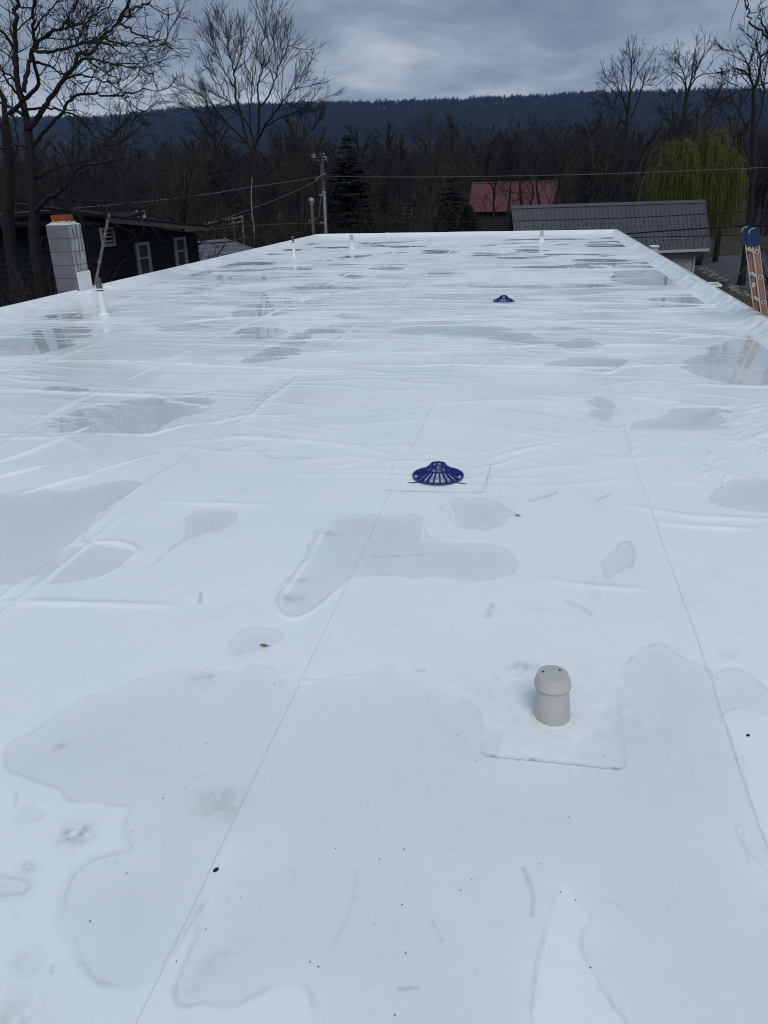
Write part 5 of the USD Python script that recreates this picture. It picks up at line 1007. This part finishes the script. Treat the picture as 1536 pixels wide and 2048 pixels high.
for i, (px, YY) in enumerate(((40, 16.5), (95, 18.3), (0, 14.8))): 
    twig_shrub('house_shrub', ['tangled dark shrub left of the block chimney', 'tangled dark shrub directly behind the block chimney', 'tangled dark shrub in the lower left corner of the trees'][i], None, 440 + i, 3.6 - .2 * i, at(px, 600, YY) * [1, 1, 0] + [0, 0, GZ + .2], 'twig_brown', 20)
# pale birch stem and its companion dark stems
bq = at(507, 440, 46); tb = thing('birch_tree', 'slender pale barked birch stem just left of the tall tree trunk', 'tree', (bq[0], bq[1], GZ)); P = smooth_line([(0, 0, 0), (.05, 0, 2.5), (-.05, 0, 4.5), at(504, 355, 46) - [bq[0], bq[1], GZ]], 10)
obj('trunk', MB().tube(P, np.linspace(.085, .03, 10), 8), 'pale_bark', tb, smooth=True); tw = MB(); spawn(tw, P, np.linspace(.08, .03, 10), 0, np.random.default_rng(5), [(2.5, 1.0, .4, .12, .06, 5, 3, 40, .025, .014), (2.5, .4, .4, .15, .03, 3, 3, 40, .014, .011)]); obj('twigs', tw, 'twig_brown', tb, kind='stuff')

# conifers
def conifer(name, label, cat, loc, H, R, mat, seed, layers, droop=.25, gap=.10, power=.85):
    r = np.random.default_rng(seed); t = thing(name, label, cat, loc); obj('trunk', MB().tube([(0, 0, 0), (0, 0, H * .97)], [.02 * H, .01], 7), 'bark_black', t); mb, br = MB(), MB()
    for k in range(layers):
        f = (k + r.uniform(0, .8)) / layers; z = H * (gap + (1 - gap) * f); Rl = R * (1 - f) ** power * r.uniform(.78, 1.12) + .06; n = int(8 + 9 * (1 - f))
        for j in range(n):
            a = r.uniform(0, 6.28); L = Rl * r.uniform(.65, 1.12); e = np.array([math.cos(a), math.sin(a), 0]); s = np.array([-e[1], e[0], 0])
            tip = lambda q: e * L * q + np.array([0, 0, z - droop * L * q + droop * .75 * L * q * q])
            br.tube([tip(0), tip(.5), tip(1)], [.02, .014, .008], 3)
            m = max(4, int(L / .08))
            for i in range(m):
                q = (i + .6) / m; c = tip(q); w = L * .15 * (1.2 - q) + .15
                for sd in (-1, 1):
                    d = unit(s * sd + e * r.uniform(.3, .9) + np.array([0, 0, r.uniform(-.5, .05)])); u = unit(np.cross(d, r.normal(size=3))) * w * r.uniform(.16, .26); ln = w * r.uniform(.8, 1.25)
                    mb.add([c - u * .6, c + u * .6, c + d * ln * .6 + u, c + d * ln, c + d * ln * .55 - u], [[0, 1, 2], [0, 2, 4], [4, 2, 3]])
    obj('branches', br, 'bark_black', t, kind='stuff'); obj('needles', mb, mat, t, kind='stuff'); return mb.count()
q = at(702, 470, 45); print('spruce', conifer('spruce_tree', 'dark pointed spruce beside the utility pole', 'tree', (q[0], q[1], GZ), at(702, 266, 45)[2] - GZ, 3.1, 'needles_dark', 51, 62, .3, .05, .78))
q = at(905, 470, 50); conifer('hemlock_tree', 'broad dark evergreen left of the red barn roof', 'tree', (q[0], q[1], GZ), at(905, 345, 50)[2] - GZ, 2.2, 'needles_dark', 52, 30, .2, .04, .6)
q = at(816, 470, 44); conifer('blue_spruce', 'small pale blue green spruce between the dark spruce and hedge', 'tree', (q[0], q[1], GZ), at(816, 402, 44)[2] - GZ, 1.3, 'needles_blue', 53, 26, .2, .05, .8)
q = at(770, 470, 48); conifer('yew_tree', 'low dark evergreen at the right foot of the tall spruce', 'tree', (q[0], q[1], GZ), at(770, 365, 48)[2] - GZ, 1.9, 'needles_dark', 54, 24, .15, .04, .6)
def hedge(px, ptop, Y, w, seed, label):
    r = np.random.default_rng(seed); q = at(px, ptop, Y); H = q[2] - GZ; t = thing('arborvitae', label, 'shrub', (q[0], q[1], GZ)); mb = MB(); obj('trunk', MB().tube([(0, 0, 0), (0, 0, H * .8)], [.08, .02], 6), 'bark_black', t)
    for k in range(5200):
        f = r.random(); z = H * f; R = w * (1 - f ** 3.2) ** .6 * (.9 + .22 * math.sin(9 * f + seed)); a = r.uniform(0, 6.28); rr = R * math.sqrt(r.uniform(.45, 1)); c = np.array([rr * math.cos(a), rr * math.sin(a), z]); d = unit(np.array([math.cos(a) * .7, math.sin(a) * .7, 1]) + r.normal(0, .35, 3)); u = unit(np.cross(d, r.normal(size=3))) * .045
        L = r.uniform(.12, .26); mb.add([c - u, c + u, c + d * L * .6 + u * .9, c + d * L], [[0, 1, 2], [0, 2, 3]])
    obj('foliage', mb, 'hedge_leaf', t, kind='stuff')
hedge(893, 408, 42, .75, 1, 'dark rounded arborvitae at the far roof end, left of a pair'); hedge(935, 414, 42.5, .95, 2, 'dark rounded arborvitae at the far roof end, right of a pair')

# weeping willow
def willow():
    r = np.random.default_rng(61); Y = 60.0; q = at(1395, 500, Y); o = np.array([q[0], q[1], GZ]); t = thing('weeping_willow', 'yellow green weeping willow behind the garage', 'tree', o); top = at(1400, 268, Y)[2] - GZ; ppm = 1538 / ((np.array([q[0], q[1], 0]) - EYE) @ FWD); R = 92 / ppm
    obj('trunk', MB().tube(smooth_line([(0, 0, 0), (.1, 0, 1.5), (0, .1, 3.2)], 8), np.linspace(.42, .28, 8), 9), 'bark_brown', t, smooth=True)
    lobes = [(1325, 300), (1350, 292), (1385, 290), (1412, 275), (1435, 268), (1455, 300), (1472, 310), (1370, 285), (1310, 345), (1480, 350), (1400, 300), (1425, 300), (1340, 330)]; sh = MB(); n = 0
    for k, (lx, ly) in enumerate(lobes):
        dy = r.uniform(-.75, .75) * R * (1 - abs(lx - 1395) / 120); c = at(lx, ly, Y + dy) - o
        P = smooth_line([(0, .05, 3.0), c * [.45, .45, 0] + [0, 0, 3.0 + (c[2] - 3.0) * .62], c], 9); obj('limb', MB().tube(P, np.linspace(.18, .03, 9), 6), 'bark_brown', t, smooth=True)
        for j in range(200):
            i = r.integers(4, 9); p = P[i] + r.normal(0, .22, 3); a = r.uniform(0, 6.28); reach = abs(r.normal(0, .62)) + .1; e = np.array([math.cos(a), math.sin(a), 0]); drop = r.uniform(1.4, 3.6) * (1.0 + .45 * (r.random() < .3)); up = r.uniform(.0, .35); drop = min(drop, p[2] - .5)
            s = MB; pts = [p, p + e * reach * .45 + [0, 0, up], p + e * reach * .85 + [0, 0, up - drop * .25], p + e * reach + [r.normal(0, .05), r.normal(0, .05), -drop * .62], p + e * reach * 1.02 + [r.normal(0, .12), r.normal(0, .12), -drop]]
            sh.tube(smooth_line(pts, 8), np.linspace(.016, .009, 8), 3, cap=False)
    obj('shoots', sh, 'willow_shoot', t, kind='stuff'); return sh.count()
print('willow', willow())

# ------------------------------------------------------------------ woods too far to count
def simple_tree(seed, H, n1, n2, wid):
    r = np.random.default_rng(seed); mb = MB(); mb.tube([(0, 0, 0), (r.normal(0, .2), 0, H * .5), (r.normal(0, .4), r.normal(0, .4), H * .9)], [.02 * H, .014 * H, .004 * H], 4, cap=False)
    for k in range(n1):
        z = H * r.uniform(.25, .9); a = r.uniform(0, 6.28); L = H * r.uniform(.22, .40) * (1.15 - z / H * .6); d = unit(np.array([math.cos(a), math.sin(a), r.uniform(.6, 1.6)])); p0 = np.array([0, 0, z]); p1 = p0 + d * L; mb.tube([p0, p0 + d * L * .5 + [0, 0, -.03 * L], p1], [wid * 2, wid * 1.5, wid], 3, cap=False)
        for j in range(n2):
            f = r.uniform(.3, 1); c = p0 + d * L * f; e = unit(d + r.normal(0, .55, 3) + [0, 0, .25]); l2 = L * r.uniform(.2, .45); s = unit(np.cross(e, r.normal(size=3))) * wid; mb.add([c - s, c + s, c + e * l2], [[0, 1, 2]])
    return mb
def instancer(name, protos, pos, mats, label, cat, rr, smin, smax):
    p = UsdGeom.PointInstancer.Define(stage, f'/World/{name}'); paths = []
    for i, (mb, mat) in enumerate(zip(protos, mats)):
        m = usdkit.mesh(stage, f'/World/{name}/tree_{i:03d}' if i else f'/World/{name}/tree', mb.arrays(), M[mat]); paths.append(m.GetPath())
    p.CreatePrototypesRel().SetTargets(paths); n = len(pos)
    p.CreateProtoIndicesAttr(Vt.IntArray.FromNumpy(rr.integers(0, len(protos), n).astype(np.int32))); p.CreatePositionsAttr(Vt.Vec3fArray.FromNumpy(pos.astype(np.float32)))
    a = rr.uniform(0, math.pi, n); p.CreateOrientationsAttr(Vt.QuathArray([Gf.Quath(float(math.cos(x)), 0, 0, float(math.sin(x))) for x in a])); s = rr.uniform(smin, smax, n); p.CreateScalesAttr(Vt.Vec3fArray.FromNumpy(np.stack([s, s, s * rr.uniform(.85, 1.15, n)], 1).astype(np.float32)))
    custom(p.GetPrim(), label=label, category=cat, kind='stuff')
rr = np.random.default_rng(70); n = 2600; Yv = 100 + 380 * rr.random(n) ** 1.3; px = rr.uniform(-250, 1800, n); pos = np.array([at(a, 380, b) for a, b in zip(px, Yv)])
pos[:, 2] = np.where(pos[:, 1] > 400, np.maximum(GZ, hill_z(pos[:, 0], pos[:, 1])), GZ) - .3
keep = ~((np.abs(px - 1032) < 110) & (Yv < 112)); pos = pos[keep]
instancer('valley_wood', [simple_tree(i, 10.5, 34, 26, .035) for i in range(5)], pos, ['far_twigs'] * 5, 'dim brown bare wood filling the valley below the hill', 'wood', rr, .65, 1.2)
n = 42000; Yv = 430 + 1090 * rr.random(n) ** .8; px = rr.uniform(-150, 1700, n); d0 = np.array([ray(a, 300)[0] / ray(a, 300)[1] for a in px]); X = d0 * Yv
pos = np.stack([X, Yv, hill_z(X, Yv) - .5], 1)
nr = 2600; Xr = rr.uniform(-1250, 620, nr); Yr = 1500 + rr.normal(0, 14, nr); pos = np.vstack([pos, np.stack([Xr, Yr, hill_z(Xr, np.minimum(Yr, 1500)) - .5], 1)])
cl = rr.random(len(pos)) < 1
instancer('hill_forest', [simple_tree(20 + i, 12.0, 15, 7, .16) for i in range(5)], pos, ['far_twigs'] * 5, 'leafless forest covering the long dark hill on the horizon', 'forest', rr, .7, 1.25)

# ------------------------------------------------------------------ air
HAZE = 0.00010
M['haze_air'] = usdkit.material(stage, '/World/Looks/haze_air', {'v': ('principled_volume', {'color': (0.25, 0.50, 1.0), 'density': HAZE, 'anisotropy': 0.0})}, [], volume='v.volume')
obj('haze', MB().box((-6500, -6500, -9.0), (6500, 6500, 190.0)), 'haze_air', kind='stuff')
